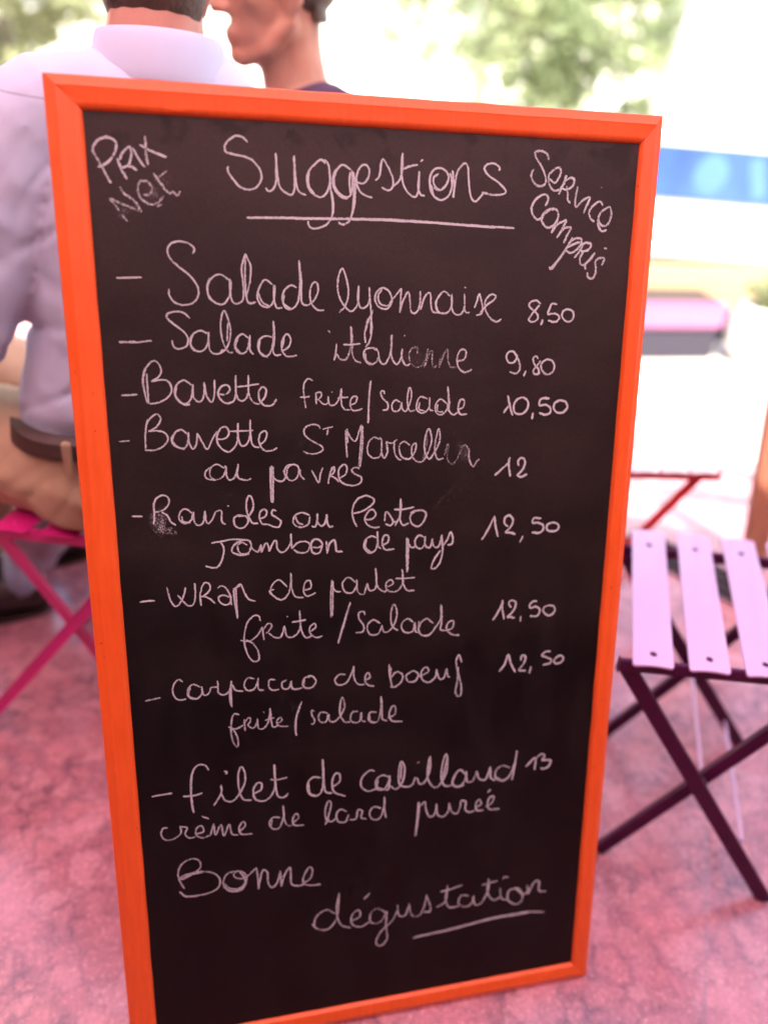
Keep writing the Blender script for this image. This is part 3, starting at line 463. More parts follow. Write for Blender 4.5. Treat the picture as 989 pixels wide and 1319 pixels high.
 ('boeuf', 0.72, '302;2871,5275 2789,5283 2735,5213 2776,5145 2871,5160 2930,5256 2977,5378|305;2966,5379 2977,5226 3025,5132 3108,5118|307;3108,5174 3175,5206 3155,5271 3120,5237 3120,5147 3168,5096 3228,5084|311;3418,5360 3425,5219 3458,5060|311;3443,5319 3432,5166|313;3440,5178 3516,5248 3590,5202 3579,5112 3495,5043 3434,5058|315;3699,5229 3639,5184 3665,5104 3751,5095 3798,5181 3736,5239 3675,5219|318;3787,5156 3860,5174 3933,5219 3895,5275 3835,5216 3849,5110 3937,5062 4022,5132 4032,5235|321;4032,5235 4073,5101 4135,5107 4169,5234|323;4169,5221 4184,5128 4215,5107|325;4367,5293 4326,5401 4291,5314 4322,5154 4365,4991 4370,4858 4333,4822 4293,4893 4314,5023 4319,5233'),
 ('frite3', 0.68, '278;1570,4879 1514,4898 1479,4839 1461,4689 1478,4534 1531,4450 1539,4552 1505,4658 1462,4714|278;1430,4731 1518,4695 1609,4735|280;1623,4809 1629,4656|281;1629,4771 1680,4828 1701,4788 1666,4728 1721,4683 1763,4717 1781,4804|283;1781,4804 1789,4675 1857,4667 1917,4762 1937,4925|284;1937,4913 1950,4733 1971,4666 2029,4685|282;1852,4884 1867,4875|284;1871,4768 1986,4793|286;2030,4711 2077,4744 2055,4785 2014,4738 2040,4671 2155,4652|289;2324,4971 2263,4799 2236,4647 2250,4511|289;2312,4947 2250,4749 2241,4530'),
 ('salade5', 0.7, '291;2480,4819 2445,4836 2444,4771 2478,4703 2466,4652 2430,4657|293;2644,4774 2561,4797 2525,4736 2548,4669 2619,4660 2651,4760|296;2651,4760 2666,4668 2725,4648 2797,4718 2857,4841 2827,4973 2798,4873 2797,4744 2856,4632 2928,4624|299;3025,4757 2953,4752 2928,4663 2976,4605 3049,4623 3065,4739|301;3065,4739 3073,4633 3121,4601|303;3266,4716 3181,4726 3157,4636 3206,4578 3279,4596 3320,4762 3318,4932|304;3326,4919 3332,4708 3340,4615 3402,4581|306;3401,4621 3499,4663 3503,4768 3461,4773 3425,4671 3463,4574 3599,4550|303;3169,4688 3182,4607 3255,4572'),
 ('filet', 0.8, '300;490,3905 616,3915 729,3918|305;1177,4177 1128,4251 1043,4257 978,4154 954,3932 952,3761 969,3609|306;853,3855 974,3849 1085,3870|305;964,4128 949,3932 956,3645|310;1354,4137 1390,4120 1372,4095|311;1309,3952 1309,3838 1210,3671|314;1309,3824 1349,3731 1435,3704 1526,3792 1602,3954 1599,4098 1560,4166 1523,4051 1528,3850 1573,3713 1672,3684|319;1688,3769 1790,3813 1805,3897 1756,3919 1703,3839 1711,3708 1798,3651 1901,3695 1968,3845 1964,4149|322;1969,4148 1976,3844 2003,3695 2079,3669 2131,3720|321;1913,3940 2021,3931 2124,3946|329;2548,3881 2444,3901 2378,3817 2389,3683 2480,3626 2559,3703 2575,3907 2569,4141|330;2391,3815 2402,3681 2493,3624|332;2577,4125 2586,3788 2611,3666 2690,3640|334;2691,3729 2783,3790 2789,3892 2732,3915 2691,3803 2716,3651 2862,3570'),
 ('cabillaud', 0.76, '330;3240,3885 3176,3900 3079,3815 3065,3693 3149,3603 3261,3619|334;3443,3765 3344,3809 3260,3743 3275,3617 3374,3603 3430,3704 3443,3796|333;3288,3755 3275,3648 3360,3595|335;3443,3765 3431,3610 3388,3579|338;3444,3640 3530,3580 3614,3678 3640,3862 3596,3977 3561,3842 3572,3653 3658,3594 3744,3613 3785,3718|336;3597,3930 3585,3714|339;3804,3927 3838,3942|342;3808,3714 3845,3615 3916,3636 3984,3816 3980,4004|345;3980,4004 3950,3821 3959,3662 4035,3541 4107,3546 4205,3723 4219,3910 4196,4007 4156,3887 4139,3669 4195,3534 4298,3535|342;3966,3974 3964,3724|346;4213,3942 4162,3666|351;4471,3671 4394,3745 4309,3645 4298,3535 4403,3505 4474,3591 4484,3717|351;4337,3689 4297,3567 4359,3495 4462,3512|353;4485,3685 4504,3554 4579,3560 4633,3697|356;4633,3697 4667,3580 4758,3551 4825,3735|358;4827,3703 4832,3573 4895,3516|361;5099,3682 4991,3729 4904,3660 4909,3547 5017,3499 5105,3568 5171,3753 5192,3926|362;5187,3911 5168,3689 5140,3482|361;4923,3561 5002,3492 5091,3538'),
 ('price_h', 0.85, '366;5328,3667 5459,3795|367;5474,3793 5461,3601|368;5490,3791 5549,3832 5598,3793 5555,3734|370;5555,3734 5680,3718 5670,3638 5595,3599 5547,3622'),
 ('creme', 0.7, '278;648,3447 588,3442 566,3359 614,3278 711,3277 801,3350 795,3453|281;794,3439 878,3411 849,3328 894,3262 969,3265|284;971,3309 1070,3322 1050,3413 987,3380 982,3292 1054,3237 1154,3265|283;1057,3549 1145,3495|285;1154,3265 1199,3420|288;1198,3405 1216,3255 1285,3392 1315,3225 1384,3376 1416,3238 1491,3211|291;1505,3254 1584,3330 1561,3393 1508,3327 1529,3220 1668,3198|296;2020,3382 1931,3395 1882,3314 1926,3232 2004,3235 2059,3376 2061,3554|296;1917,3368 1901,3266|298;2063,3539 2076,3328 2121,3247 2186,3252|300;2186,3281 2253,3346 2228,3410 2180,3342 2199,3244 2324,3224|306;2593,3188 2634,3303 2675,3478 2636,3528 2595,3399 2607,3277 2673,3221 2740,3272|309;2874,3342 2794,3385 2740,3317 2766,3207 2860,3193 2901,3293|307;2593,3188 2647,3271'),
 ('puree', 0.7, '311;2911,3214 2995,3217 3023,3355|313;3023,3355 3080,3315 3066,3222 3136,3195|315;3334,3324 3234,3355 3178,3284 3207,3184 3306,3169 3362,3304 3375,3492|317;3375,3477 3377,3302 3398,3171|325;3836,3346 3821,3074 3796,2824|325;3851,3328 3832,3073 3808,2832|326;3866,3277 3923,3333 3940,3218 3987,3098 4060,3119 4085,3277|330;4086,3261 4104,3112 4179,3068 4251,3139 4262,3267|332;4262,3267 4296,3132 4372,3088 4414,3180 4425,3276|335;4425,3276 4495,3249 4490,3136 4552,3077 4627,3099|337;4649,3145 4714,3184 4681,3254 4638,3195 4657,3094 4748,3081|340;4777,3126 4865,3178 4891,3273 4831,3265 4805,3171 4839,3083 4977,3069|337;4797,3345 4838,3391'),
 ('bonne', 0.66, '307;798,2537 743,2680 739,2808 797,2912 915,2960 997,2916 1010,2825 947,2759 795,2683 766,2714 862,2748 1032,2752 1178,2693 1238,2592 1212,2480 1101,2422 929,2410 803,2425 739,2506|306;775,2700 882,2732 1031,2737|308;738,2488 823,2413 950,2398|316;1479,2679 1349,2676 1280,2572 1297,2465 1403,2394 1525,2437 1573,2546 1543,2642 1458,2683 1412,2626 1475,2571 1563,2574 1641,2638 1698,2694|316;1479,2674 1531,2593 1549,2485 1470,2421 1361,2435 1289,2519|316;1276,2482 1360,2394 1490,2386 1570,2481|320;1698,2694 1715,2534 1716,2363|322;1716,2363 1748,2529 1784,2640 1838,2591 1840,2447 1887,2359 1955,2413 2004,2589|325;2004,2589 2009,2350|327;2009,2350 2058,2527 2128,2620 2136,2513 2144,2366 2234,2323 2313,2336|331;2302,2351 2394,2415 2419,2543 2374,2577 2304,2457 2302,2351 2381,2302 2523,2293'),
 ('degustation', 0.66, '309;2714,1794 2592,1879 2452,1782 2450,1617 2607,1565 2731,1708 2760,1930 2769,2112|309;2399,1689 2484,1589 2624,1562|312;2768,2092 2732,1853 2783,1614 2925,1524|316;2925,1629 3050,1688 3032,1796 2943,1730 2943,1583 3068,1517 3186,1578|314;3103,1949 3184,2037|320;3409,1683 3282,1770 3193,1682 3211,1552 3338,1549 3427,1700|323;3427,1700 3411,1471 3431,1253 3341,1151 3275,1220 3339,1379 3502,1538 3573,1694|324;3572,1778 3592,1606 3684,1588 3736,1769|328;3736,1747 3776,1570 3887,1549 3958,1706 3984,1862|330;3973,1851 4033,1692 4035,1585 3942,1590|332;4127,1632 4256,1714 4278,1964|334;4279,1943 4255,1736 4316,1596 4448,1593|332;4177,1877 4325,1892 4493,1934|338;4594,1737 4480,1758 4446,1636 4544,1562 4638,1601 4671,1723|341;4653,1705 4696,1568 4791,1594 4878,1793 4871,1965|343;4872,1943 4870,1730 4964,1596 5059,1631|341;4779,1875 4893,1897 5007,1906|346;5052,1783 5080,1605 5179,1565|344;5084,1919 5113,1956 5168,1934|350;5326,1733 5191,1715 5179,1565 5302,1464 5397,1525 5368,1682 5287,1740 5412,1609 5505,1701|351;5462,1752 5483,1596|354;5483,1596 5559,1778 5638,1786 5647,1632 5761,1598'),
 ('underline_degustation', 0.7, '428;3802,1188 4044,1209 4308,1231 4612,1258 4920,1295 5232,1301 5509,1297 5752,1247|426;3820,1197 4308,1217 4920,1282 5510,1284'),
]

M_chalk = chalk_material()
CNT = [0]
def chalk(name, dens, data, label):
    bm = bmesh.new(); lay = bm.verts.layers.float.new('chalk_amount')
    for st in data.split('|'):
        w, ps = st.split(';'); w = int(w) * 1e-5
        P = [Vector((int(a) * 1e-4, int(b) * 1e-4, 0)) for a, b in (q.split(',') for q in ps.split())]
        P = spline(P, 8)
        # resample evenly
        Q = [P[0]]; acc = 0
        for a, b in zip(P, P[1:]):
            L = (b - a).length; d = 0.0012 - acc
            while d <= L: Q.append(a + (b - a) * (d / L)); d += 0.0012
            acc = (acc + L) % 0.0012 if L > 0 else acc
        if (P[-1] - Q[-1]).length > 1e-5: Q.append(P[-1])
        if len(Q) < 2: Q.append(Q[0] + Vector((0.0008, 0, 0)))
        CNT[0] += 1
        z0 = REC + 0.00025 + (CNT[0] % 40) * 0.000012
        rows = []; n = len(Q); sd = CNT[0] * 3.7
        for i, p in enumerate(Q):
            t = (Q[min(i + 1, n - 1)] - Q[max(i - 1, 0)]).normalized(); nn = Vector((-t.y, t.x, 0))
            r = noise.noise(Vector((i * 0.12, sd, 0))); r2 = noise.noise(Vector((i * 0.45, sd + 9, 4)))
            hw = w * 0.48 * (1 + 0.22 * r + 0.18 * r2)
            end = min(1.0, 0.55 + 0.45 * min(i, n - 1 - i) / 2.0)
            hw *= end
            dn = dens * (1.0 + 0.32 * noise.noise(Vector((i * 0.06, sd + 20, 8))) + 0.15 * r2)
            off = nn * (w * 0.12 * r2)
            row = []
            for k, f in ((-1, 0.12), (-0.45, 0.95), (0.45, 0.95), (1, 0.12)):
                v = bm.verts.new(p + nn * hw * k + off + Vector((0, 0, z0 + i * 2e-7))); v[lay] = max(0.0, dn * f); row.append(v)
            rows.append(row)
        for A, B in zip(rows, rows[1:]):
            for i in range(3): bm.faces.new((A[i], B[i], B[i + 1], A[i + 1]))
    for f in bm.faces:
        if f.normal.z < 0: f.normal_flip()
    return obj('chalk_writing', bm, M_chalk, board, label=label)
WORDS = dict(prix='chalk word Prix', net='smudged chalk word Net', suggestions='large chalk heading Suggestions',
 underline_suggestions='chalk line under Suggestions', service='slanted chalk word Service', compris='slanted chalk word Compris',
 salade='chalk words Salade lyonnaise', salade2='chalk words Salade italienne', price_a='chalk price 8,50', price_b='chalk price 9,80',
 price_c='chalk price 10,50', bavette='chalk words Bavette frite/salade', bavette2='chalk words Bavette St Marcellin', poivres='chalk words ou poivres',
 ravioles='chalk words Ravioles au Pesto', jambon='chalk words Jambon de pays', price_d='chalk price 12', price_e='chalk price 12,50 beside Ravioles',
 wrap='chalk words wrap de poulet', frite2='chalk words frite/salade under wrap de poulet', price_f='chalk price 12,50 beside wrap', price_g='chalk price 12,50 beside carpaccio',
 carpaccio='chalk words carpaccio de boeuf', frite3='chalk words frite/salade under carpaccio', filet='chalk words filet de cabillaud', price_h='chalk price 13',
 creme='chalk words creme de lard puree', bonne='chalk word Bonne', degustation='chalk word degustation', underline_degustation='chalk line under degustation')
MERGE = dict(suggestions2='suggestions', lyonnaise='salade', italienne='salade2', italienne_faint='salade2', italienne_end='salade2', frite='bavette', salade3='bavette',
 marcellin='bavette2', marcellin_faint='bavette2', marcellin_end='bavette2', ravioles_b='ravioles', pesto_top='ravioles', pesto='ravioles', jambon_b='jambon', de_poulet='wrap', salade4='frite2',
 boeuf='carpaccio', salade5='frite3', cabillaud='filet', puree='creme')
def join_into(dst, src):
    bm = bmesh.new(); bm.from_mesh(dst.data); bm.from_mesh(src.data); bm.to_mesh(dst.data); bm.free()
    me = src.data; bpy.data.objects.remove(src); bpy.data.meshes.remove(me)
LINES = {}
for nm, dens, data in CHALK:
    o = chalk(nm, dens * CHALK_GAIN, data, WORDS.get(nm, ''))
    if nm in MERGE: join_into(LINES[MERGE[nm]], o)
    else: LINES[nm] = o

# rubbed chalk dust
def smudge(bm, lay, c, a, b, rot, dens, k):
    cu, cv = c; R = Matrix.Rotation(rot, 2)
    rings = []
    for i, (f, d) in enumerate(((0.0, 0.8), (0.35, 1.0), (0.7, 0.6), (1.0, 0.0))):
        row = []
        for j in range(24):
            t = 2 * math.pi * j / 24; w = 1 + 0.35 * noise.noise(Vector((math.cos(t) * 1.5, math.sin(t) * 1.5, k)))
            p = R @ Vector((math.cos(t) * a * f * w, math.sin(t) * b * f * w))
            v = bm.verts.new((cu + p.x, cv + p.y, REC + 0.0001 + k * 0.000011)); v[lay] = dens * d * (1 + 0.5 * noise.noise(Vector((p.x * 150, p.y * 150, k)))); row.append(v)
            if i == 0: break
        rings.append(row)
    for j in range(24): bm.faces.new((rings[0][0], rings[1][j], rings[1][(j + 1) % 24]))
    for A, B in zip(rings[1:], rings[2:]):
        for j in range(24): bm.faces.new((A[j], B[j], B[(j + 1) % 24], A[(j + 1) % 24]))
bm = bmesh.new(); lay = bm.verts.layers.float.new('chalk_amount')
smudge(bm, lay, (0.0920, 1.0711), 0.0165, 0.0105, 0.60, 0.220, 0)
smudge(bm, lay, (0.0687, 1.0571), 0.0178, 0.0074, 0.50, 0.220, 1)
smudge(bm, lay, (0.1040, 1.0839), 0.0150, 0.0068, 0.60, 0.176, 2)
smudge(bm, lay, (0.0786, 0.7333), 0.0132, 0.0198, 0.10, 0.352, 3)
smudge(bm, lay, (0.0887, 0.7220), 0.0100, 0.0067, -0.30, 0.352, 4)
smudge(bm, lay, (0.4287, 0.8008), 0.0135, 0.0154, 0.20, 0.220, 5)
smudge(bm, lay, (0.3732, 0.9111), 0.0237, 0.0128, 0.10, 0.154, 6)
smudge(bm, lay, (0.2437, 0.8127), 0.0211, 0.0228, 0.00, 0.110, 7)
smudge(bm, lay, (0.3481, 0.7449), 0.0151, 0.0113, 0.00, 0.110, 8)
smudge(bm, lay, (0.3995, 0.5989), 0.0502, 0.0060, -0.50, 0.077, 9)
smudge(bm, lay, (0.4709, 0.3484), 0.0287, 0.0221, 0.00, 0.088, 10)
smudge(bm, lay, (0.4926, 0.3572), 0.0156, 0.0156, 0.00, 0.110, 11)
smudge(bm, lay, (0.4868, 0.6942), 0.0204, 0.0061, 0.00, 0.110, 12)

rw = random.Random(21)
for k in range(26):
    cu, cv = rw.uniform(0.08, 0.56), rw.uniform(0.08, 1.06); R0 = rw.uniform(0.08, 0.3); a0 = rw.uniform(0.3, 2.2); da = rw.uniform(0.25, 0.7); W = rw.uniform(0.006, 0.02); dd = rw.uniform(0.05, 0.13)
    rows = []
    for i in range(26):
        a = a0 + da * i / 25; fade = math.sin(math.pi * i / 25)
        row = []
        for q in range(7):
            r = R0 + W * (q / 6 - 0.5); u = cu + r * math.cos(a) - R0 * math.cos(a0 + da / 2); v_ = cv + r * math.sin(a) - R0 * math.sin(a0 + da / 2)
            u = min(max(u, 0.04), 0.615); v_ = min(max(v_, 0.035), 1.135)
            v = bm.verts.new((u, v_, REC + 0.00024 + k * 0.0000004)); v[lay] = dd * fade * (0.2 + 0.8 * abs(noise.noise(Vector((q * 0.9 + k * 7, i * 0.05, 2.0))))) * 1.8 * (0 if q in (0, 6) else 1); row.append(v)
        rows.append(row)
    for A, B in zip(rows, rows[1:]):
        for q in range(6): bm.faces.new((A[q], A[q + 1], B[q + 1], B[q]))
bm.normal_update()
for f in bm.faces:
    if f.normal.z < 0: f.normal_flip()
obj('chalk_smudge', bm, M_chalk, board, label='rubbed grey chalk dust around the words')['kind'] = 'stuff'

# ------------------------------------------------------------------ folding bistro chairs
def bistro_chair(label, P0, a, b, m_frame, m_slat, rail_len=0.33, span=0.305, group='folding bistro chairs on the terrace', slat_i=None, leg=None, z0=0.0, splay=(0.0, 0.0), m_rivet=None):
    """P0 floor point under the near front end of the seat; a along the side rails (front to back), b across the seat"""
    a = Vector((*a, 0)).normalized(); b = Vector((*b, 0)).normalized(); P0 = Vector((*P0, z0)); Z = Vector((0, 0, 1))
    A1, A2, B1, B2, BT = leg or ((0.0, 0.435), (0.325, 0.004), (0.055, 0.004), (0.325, 0.445), (0.45, 0.86))
    root = thing('bistro_chair', label, 'chair', P0 + a * (rail_len / 2) + b * (span / 2), 0, group)
    o0 = root.location.copy()
    def pt(i, j, z): return P0 + a * i + b * j + Z * z - o0
    for j, in_ in ((0.0, 1), (span, -1)):
        bm = bmesh.new(); add_bar(bm, pt(-0.012, j, 0.4425), pt(rail_len + 0.012, j, 0.4425), 0.020, 0.009, b); obj('seat_rail', bm, m_frame, root)
        bm = bmesh.new(); add_bar(bm, pt(A1[0], j + 0.010 * in_, A1[1]), pt(A2[0], j + 0.010 * in_ - (splay[0] if j == 0 else 0), A2[1]), 0.021, 0.007, b)
        obj('leg', bm, m_frame, root)
        bm = bmesh.new(); add_bar(bm, pt(B1[0], j + 0.019 * in_ - (splay[1] if j == 0 else 0), B1[1]), pt(B2[0], j + 0.019 * in_, B2[1]), 0.021, 0.007, b)
        add_bar(bm, pt(B2[0], j + 0.019 * in_, B2[1]), pt(BT[0], j + 0.019 * in_, BT[1]), 0.021, 0.007, b); obj('leg', bm, m_frame, root)
        bm = bmesh.new()
        t = 0.5; k = None
        # pivot of the two legs
        x1, y1 = A1; x2, y2 = A2; x3, y3 = B1; x4, y4 = B2
        den = (x1 - x2) * (y3 - y4) - (y1 - y2) * (x3 - x4)
        px = ((x1 * y2 - y1 * x2) * (x3 - x4) - (x1 - x2) * (x3 * y4 - y3 * x4)) / den
        py = ((x1 * y2 - y1 * x2) * (y3 - y4) - (y1 - y2) * (x3 * y4 - y3 * x4)) / den
        add_tube(bm, [pt(px, j + 0.004 * in_, py), pt(px, j + 0.026 * in_, py)], 0.005, 10, False); obj('rivet', bm, M_steel, root)
    bm = bmesh.new(); add_tube(bm, [pt(px, 0.02, py), pt(px, span - 0.02, py)], 0.0032, 10, False); obj('stretcher', bm, m_slat, root)
    i1 = A2[0] - 0.05; z1 = A2[1] + 0.05 * (A1[1] - A2[1]) / (A2[0] - A1[0])
    bm = bmesh.new(); add_tube(bm, [pt(i1, 0.01, z1), pt(i1, span - 0.01, z1)], 0.0032, 10, False); obj('stretcher', bm, m_slat, root)
    for i in (slat_i or (0.006, 0.086, 0.166, 0.246)):
        bm = bmesh.new(); W = 0.058; n = 9; loops = []
        # slightly crowned slat with rounded ends
        J0, J1 = -0.013, span + 0.05
        ends = [0.0, 0.0006, 0.0016, 0.003, 0.005]
        for j in [J0 + q for q in ends] + [J0 + (J1 - J0) * q / 10 for q in range(1, 10)] + [J1 - q for q in ends[::-1]]:
            e = min(0.005, j - J0, J1 - j); hw = W / 2 - 0.005 + math.sqrt(max(0.0, 0.005 ** 2 - (0.005 - e) ** 2))
            loops.append([(i + W / 2 + hw * (2 * r / (n - 1) - 1), j, 0.4545 + 0.0022 * (1 - (2 * r / (n - 1) - 1) ** 2)) for r in range(n)])
        top = [[bm.verts.new(pt(*p)) for p in l] for l in loops]; bot = [[bm.verts.new(pt(p[0], p[1], p[2] - 0.003)) for p in l] for l in loops]
        for A, B, C_, D_ in zip(top, top[1:], bot, bot[1:]):
            for r in range(n - 1):
                bm.faces.new((A[r], A[r + 1], B[r + 1], B[r])); bm.faces.new((C_[r], D_[r], D_[r + 1], C_[r + 1]))
            bm.faces.new((A[0], B[0], D_[0], C_[0])); bm.faces.new((A[-1], C_[-1], D_[-1], B[-1]))
        for T, U in ((top[0], bot[0]), (top[-1], bot[-1])):
            for r in range(n - 1): bm.faces.new((T[r], T[r + 1], U[r + 1], U[r]))
        bmesh.ops.recalc_face_normals(bm, faces=bm.faces)
        sl = obj('slat', bm, m_slat, root, True)
        md = sl.modifiers.new('edge', 'EDGE_SPLIT'); md.split_angle = math.radians(40)
        bm = bmesh.new()
        for j in (0.0 + 0.012, span):
            add_ball(bm, pt(i + W / 2, j, 0.4565), (0.0052, 0.0052, 0.0022), 12)
        obj('rivet', bm, m_rivet or m_frame, sl)
    for zz in (0.70, 0.79):
        t = (zz - B2[1]) / (BT[1] - B2[1]); i = B2[0] + (BT[0] - B2[0]) * t
        bm = bmesh.new(); add_bar(bm, pt(i, 0.012, zz), pt(i, span - 0.012, zz), 0.05, 0.004, a); obj('back_slat', bm, m_slat, root)
    return root
M_plum = mat('plum_paint', PLUM, 0.5, var=0.3, scale=40, spec=0.2)
M_lilac = mat('lilac_slats', LILAC, 0.3, var=0.06, scale=12, coat=0.4)  # paler tone for slats and stretchers than for the plum frame
M_pink = mat('magenta_paint', PINK, 0.36, var=0.1, scale=30, coat=0.3)
M_slat_glare = mat('red_slat_glare', (0.82, 0.60, 0.60), 0.25, var=0.05, coat=0.6)  # sun glare on the red chair's slats, put into their colour
M_red = mat('red_paint', (0.55, 0.02, 0.03), 0.4, var=0.1, scale=30)
bistro_chair('empty bistro chair with pale lilac slats and plum crossed legs right of the chalkboard', (0.700, 0.199), (0.964, -0.262), (0.459, 0.888), M_plum, M_lilac, splay=(0.06, 0.005), leg=((0.0, 0.435), (0.335, 0.004), (0.055, 0.004), (0.325, 0.445), (0.45, 0.86)))
bistro_chair('magenta bistro chair carrying the seated man in the lilac shirt', (-0.213, 0.632), (0.955, -0.296), (0.45, 0.89), M_pink, M_pink,
             leg=((0.0, 0.435), (0.245, 0.004), (-0.085, 0.004), (0.25, 0.445), (0.36, 0.86)), splay=(0.0, 0.05))
bistro_chair('red folding chair with sun glare coloured pale rose into its slats behind the lilac slatted seat', (1.165, 0.708), (-0.99, 0.11), (0.25, 0.97), M_red, M_slat_glare, m_rivet=M_slat_glare, slat_i=(0.0, 0.064, 0.128, 0.192, 0.256),
             leg=((0.03, 0.435), (0.30, 0.004), (0.0, 0.004), (0.28, 0.445), (0.40, 0.86)))
bistro_chair('magenta bistro chair carrying the man in the dark purple top', (0.22, 0.985), (0.99, 0.12), (-0.12, 0.99), M_pink, M_pink)
# ------------------------------------------------------------------ people
M_skin = mat('warm_skin', (0.50, 0.25, 0.17), 0.5, var=0.12, color2=(0.44, 0.18, 0.12), scale=24, bump=0.08, bscale=300)
M_skin.node_tree.nodes['Principled BSDF'].inputs['Subsurface Weight'].default_value = 0.15
M_skin.node_tree.nodes['Principled BSDF'].inputs['Subsurface Radius'].default_value = (0.012, 0.005, 0.003)
M_hair = mat('dark_brown_hair', (0.085, 0.048, 0.03), 0.55, var=0.5, scale=60, bump=1.0, bscale=160)
M_shirt = mat('pale_lilac_cotton', SHIRT, 0.85, var=0.05, scale=14, bump=0.12, bscale=900, sheen=0.2)
M_khaki = mat('khaki_cotton', (0.50, 0.35, 0.21), 0.9, var=0.1, scale=20, bump=0.25, bscale=700)
M_belt = mat('brown_belt_leather', (0.06, 0.03, 0.022), 0.5, var=0.2)
M_purple = mat('dark_purple_knit', (0.07, 0.025, 0.065), 0.9, var=0.2, bump=0.3, bscale=500)
M_grey = mat('grey_lavender_trousers', (0.36, 0.30, 0.38), 0.9, var=0.1, bump=0.2, bscale=500)
M_shoe = mat('dark_brown_shoe_leather', (0.04, 0.022, 0.02), 0.4, var=0.3, scale=15); M_sock = mat('light_blue_sock', (0.4, 0.55, 0.72), 0.9, var=0.1)
M_eye = mat('eye_white', (0.75, 0.72, 0.68), 0.2); M_iris = mat('dark_iris', (0.03, 0.02, 0.015), 0.15); M_lip = mat('lip_skin', (0.42, 0.15, 0.12), 0.45, var=0.1)

def head_shapes(bm, H, nr=1.0, nx=0.0):
    """skin shapes of a head and neck; H maps head space (x forward, y left, z up; origin at the ear level in the middle) to the figure"""
    R = H.to_3x3()
    def ball(c, r, rot=None): add_ball(bm, H @ Vector(c), r, 20, R @ rot if rot is not None else R)
    def tube(pts, rad): add_tube(bm, [H @ Vector(p) for p in pts], rad, 14)
    ball((-0.012, 0, 0.045), (0.098, 0.077, 0.092)); ball((0.03, 0, 0.0), (0.066, 0.066, 0.09)); ball((0.03, 0, -0.055), (0.058, 0.054, 0.06))
    ball((0.068, 0, -0.098), (0.024, 0.026, 0.019))
    for s in (1, -1):
        tube([(-0.005, 0.062 * s, -0.045), (0.03, 0.047 * s, -0.085), (0.066, 0.016 * s, -0.103)], [0.016, 0.015, 0.014])
        ball((0.055, 0.045 * s, -0.012), (0.026, 0.022, 0.022)); ball((0.099, 0.012 * s, -0.030), (0.011, 0.009, 0.009))
        ball((-0.008, 0.078 * s, 0.0), (0.017, 0.008, 0.032), Matrix.Rotation(0.2, 3, 'Y')); ball((-0.002, 0.074 * s, -0.02), (0.010, 0.008, 0.016))
        ball((-0.012, 0.082 * s, 0.01), (0.019, 0.006, 0.022)); ball((0.078, 0.03 * s, 0.032), (0.016, 0.028, 0.010))
    tube([(0.09, 0, 0.022), (0.102, 0, -0.005), (0.112, 0, -0.026)], [0.010, 0.0105, 0.0125])
    ball((0.088, 0, -0.062), (0.012, 0.024, 0.007)); ball((0.085, 0, -0.075), (0.012, 0.021, 0.008))
    tube([(-0.035 + nx, 0, -0.02), (-0.042 + nx, 0, -0.09), (-0.055 + nx, 0, -0.175)], [0.060 * nr, 0.056 * nr, 0.064 * nr]); tube([(0.0, 0, -0.07), (-0.02, 0, -0.17)], [0.044, 0.05])

def head_extras(root, H, hairline=0.045, nape=None, nr=(0.080, 0.076)):
    R = H.to_3x3()
    for s in (1, -1):
        bm = bmesh.new(); add_ball(bm, H @ Vector((0.076, 0.031 * s, 0.010)), 0.0125, 16); e = obj('eye', bm, M_eye, root, True)
        bm = bmesh.new(); add_ball(bm, H @ Vector((0.0858, 0.031 * s, 0.010)), (0.0035, 0.006, 0.006), 12, R); obj('iris', bm, M_iris, e, True)
    bm = bmesh.new(); g = bmesh.ops.create_uvsphere(bm, u_segments=56, v_segments=40, radius=1)
    for v in g['verts']:
        p = v.co.copy(); q = Vector((-0.014 + p.x * 0.103, p.y * 0.0815, 0.046 + p.z * 0.098)); v.co = q
    kill = []
    for v in bm.verts:
        x, z = v.co.x, v.co.z
        lim = hairline + 0.03 if x > 0.045 else (0.012 if x > -0.022 else -0.045 - (abs(x) - 0.022) * 0.15)
        lim += 0.006 * noise.noise(v.co * 90)
        if z < lim: kill.append(v)
    bmesh.ops.delete(bm, geom=kill, context='VERTS')
    if nape:
        b2 = bmesh.new(); g = bmesh.ops.create_uvsphere(b2, u_segments=40, v_segments=30, radius=1)
        for v in g['verts']: v.co = Vector((-0.036 + v.co.x * nr[0], v.co.y * nr[1], -0.055 + v.co.z * 0.10))
        bmesh.ops.delete(b2, geom=[v for v in b2.verts if v.co.x > -0.035 - abs(v.co.y) * 0.2 or v.co.z < nape + 0.004 * noise.noise(v.co * 150)], context='VERTS')
        t_ = bpy.data.meshes.new('nape'); b2.to_mesh(t_); b2.free(); bm.from_mesh(t_); bpy.data.meshes.remove(t_)
    for v in bm.verts: v.co = H @ (v.co * (1 + 0.012 * noise.noise(v.co * 120)))
    bmesh.ops.recalc_face_normals(bm, faces=bm.faces)
    h = obj('hair', bm, M_hair, root, True); m = h.modifiers.new('t', 'SOLIDIFY'); m.thickness = 0.012; m.offset = -1
    m2 = h.modifiers.new('s', 'SUBSURF'); m2.levels = 1; m2.render_levels = 1

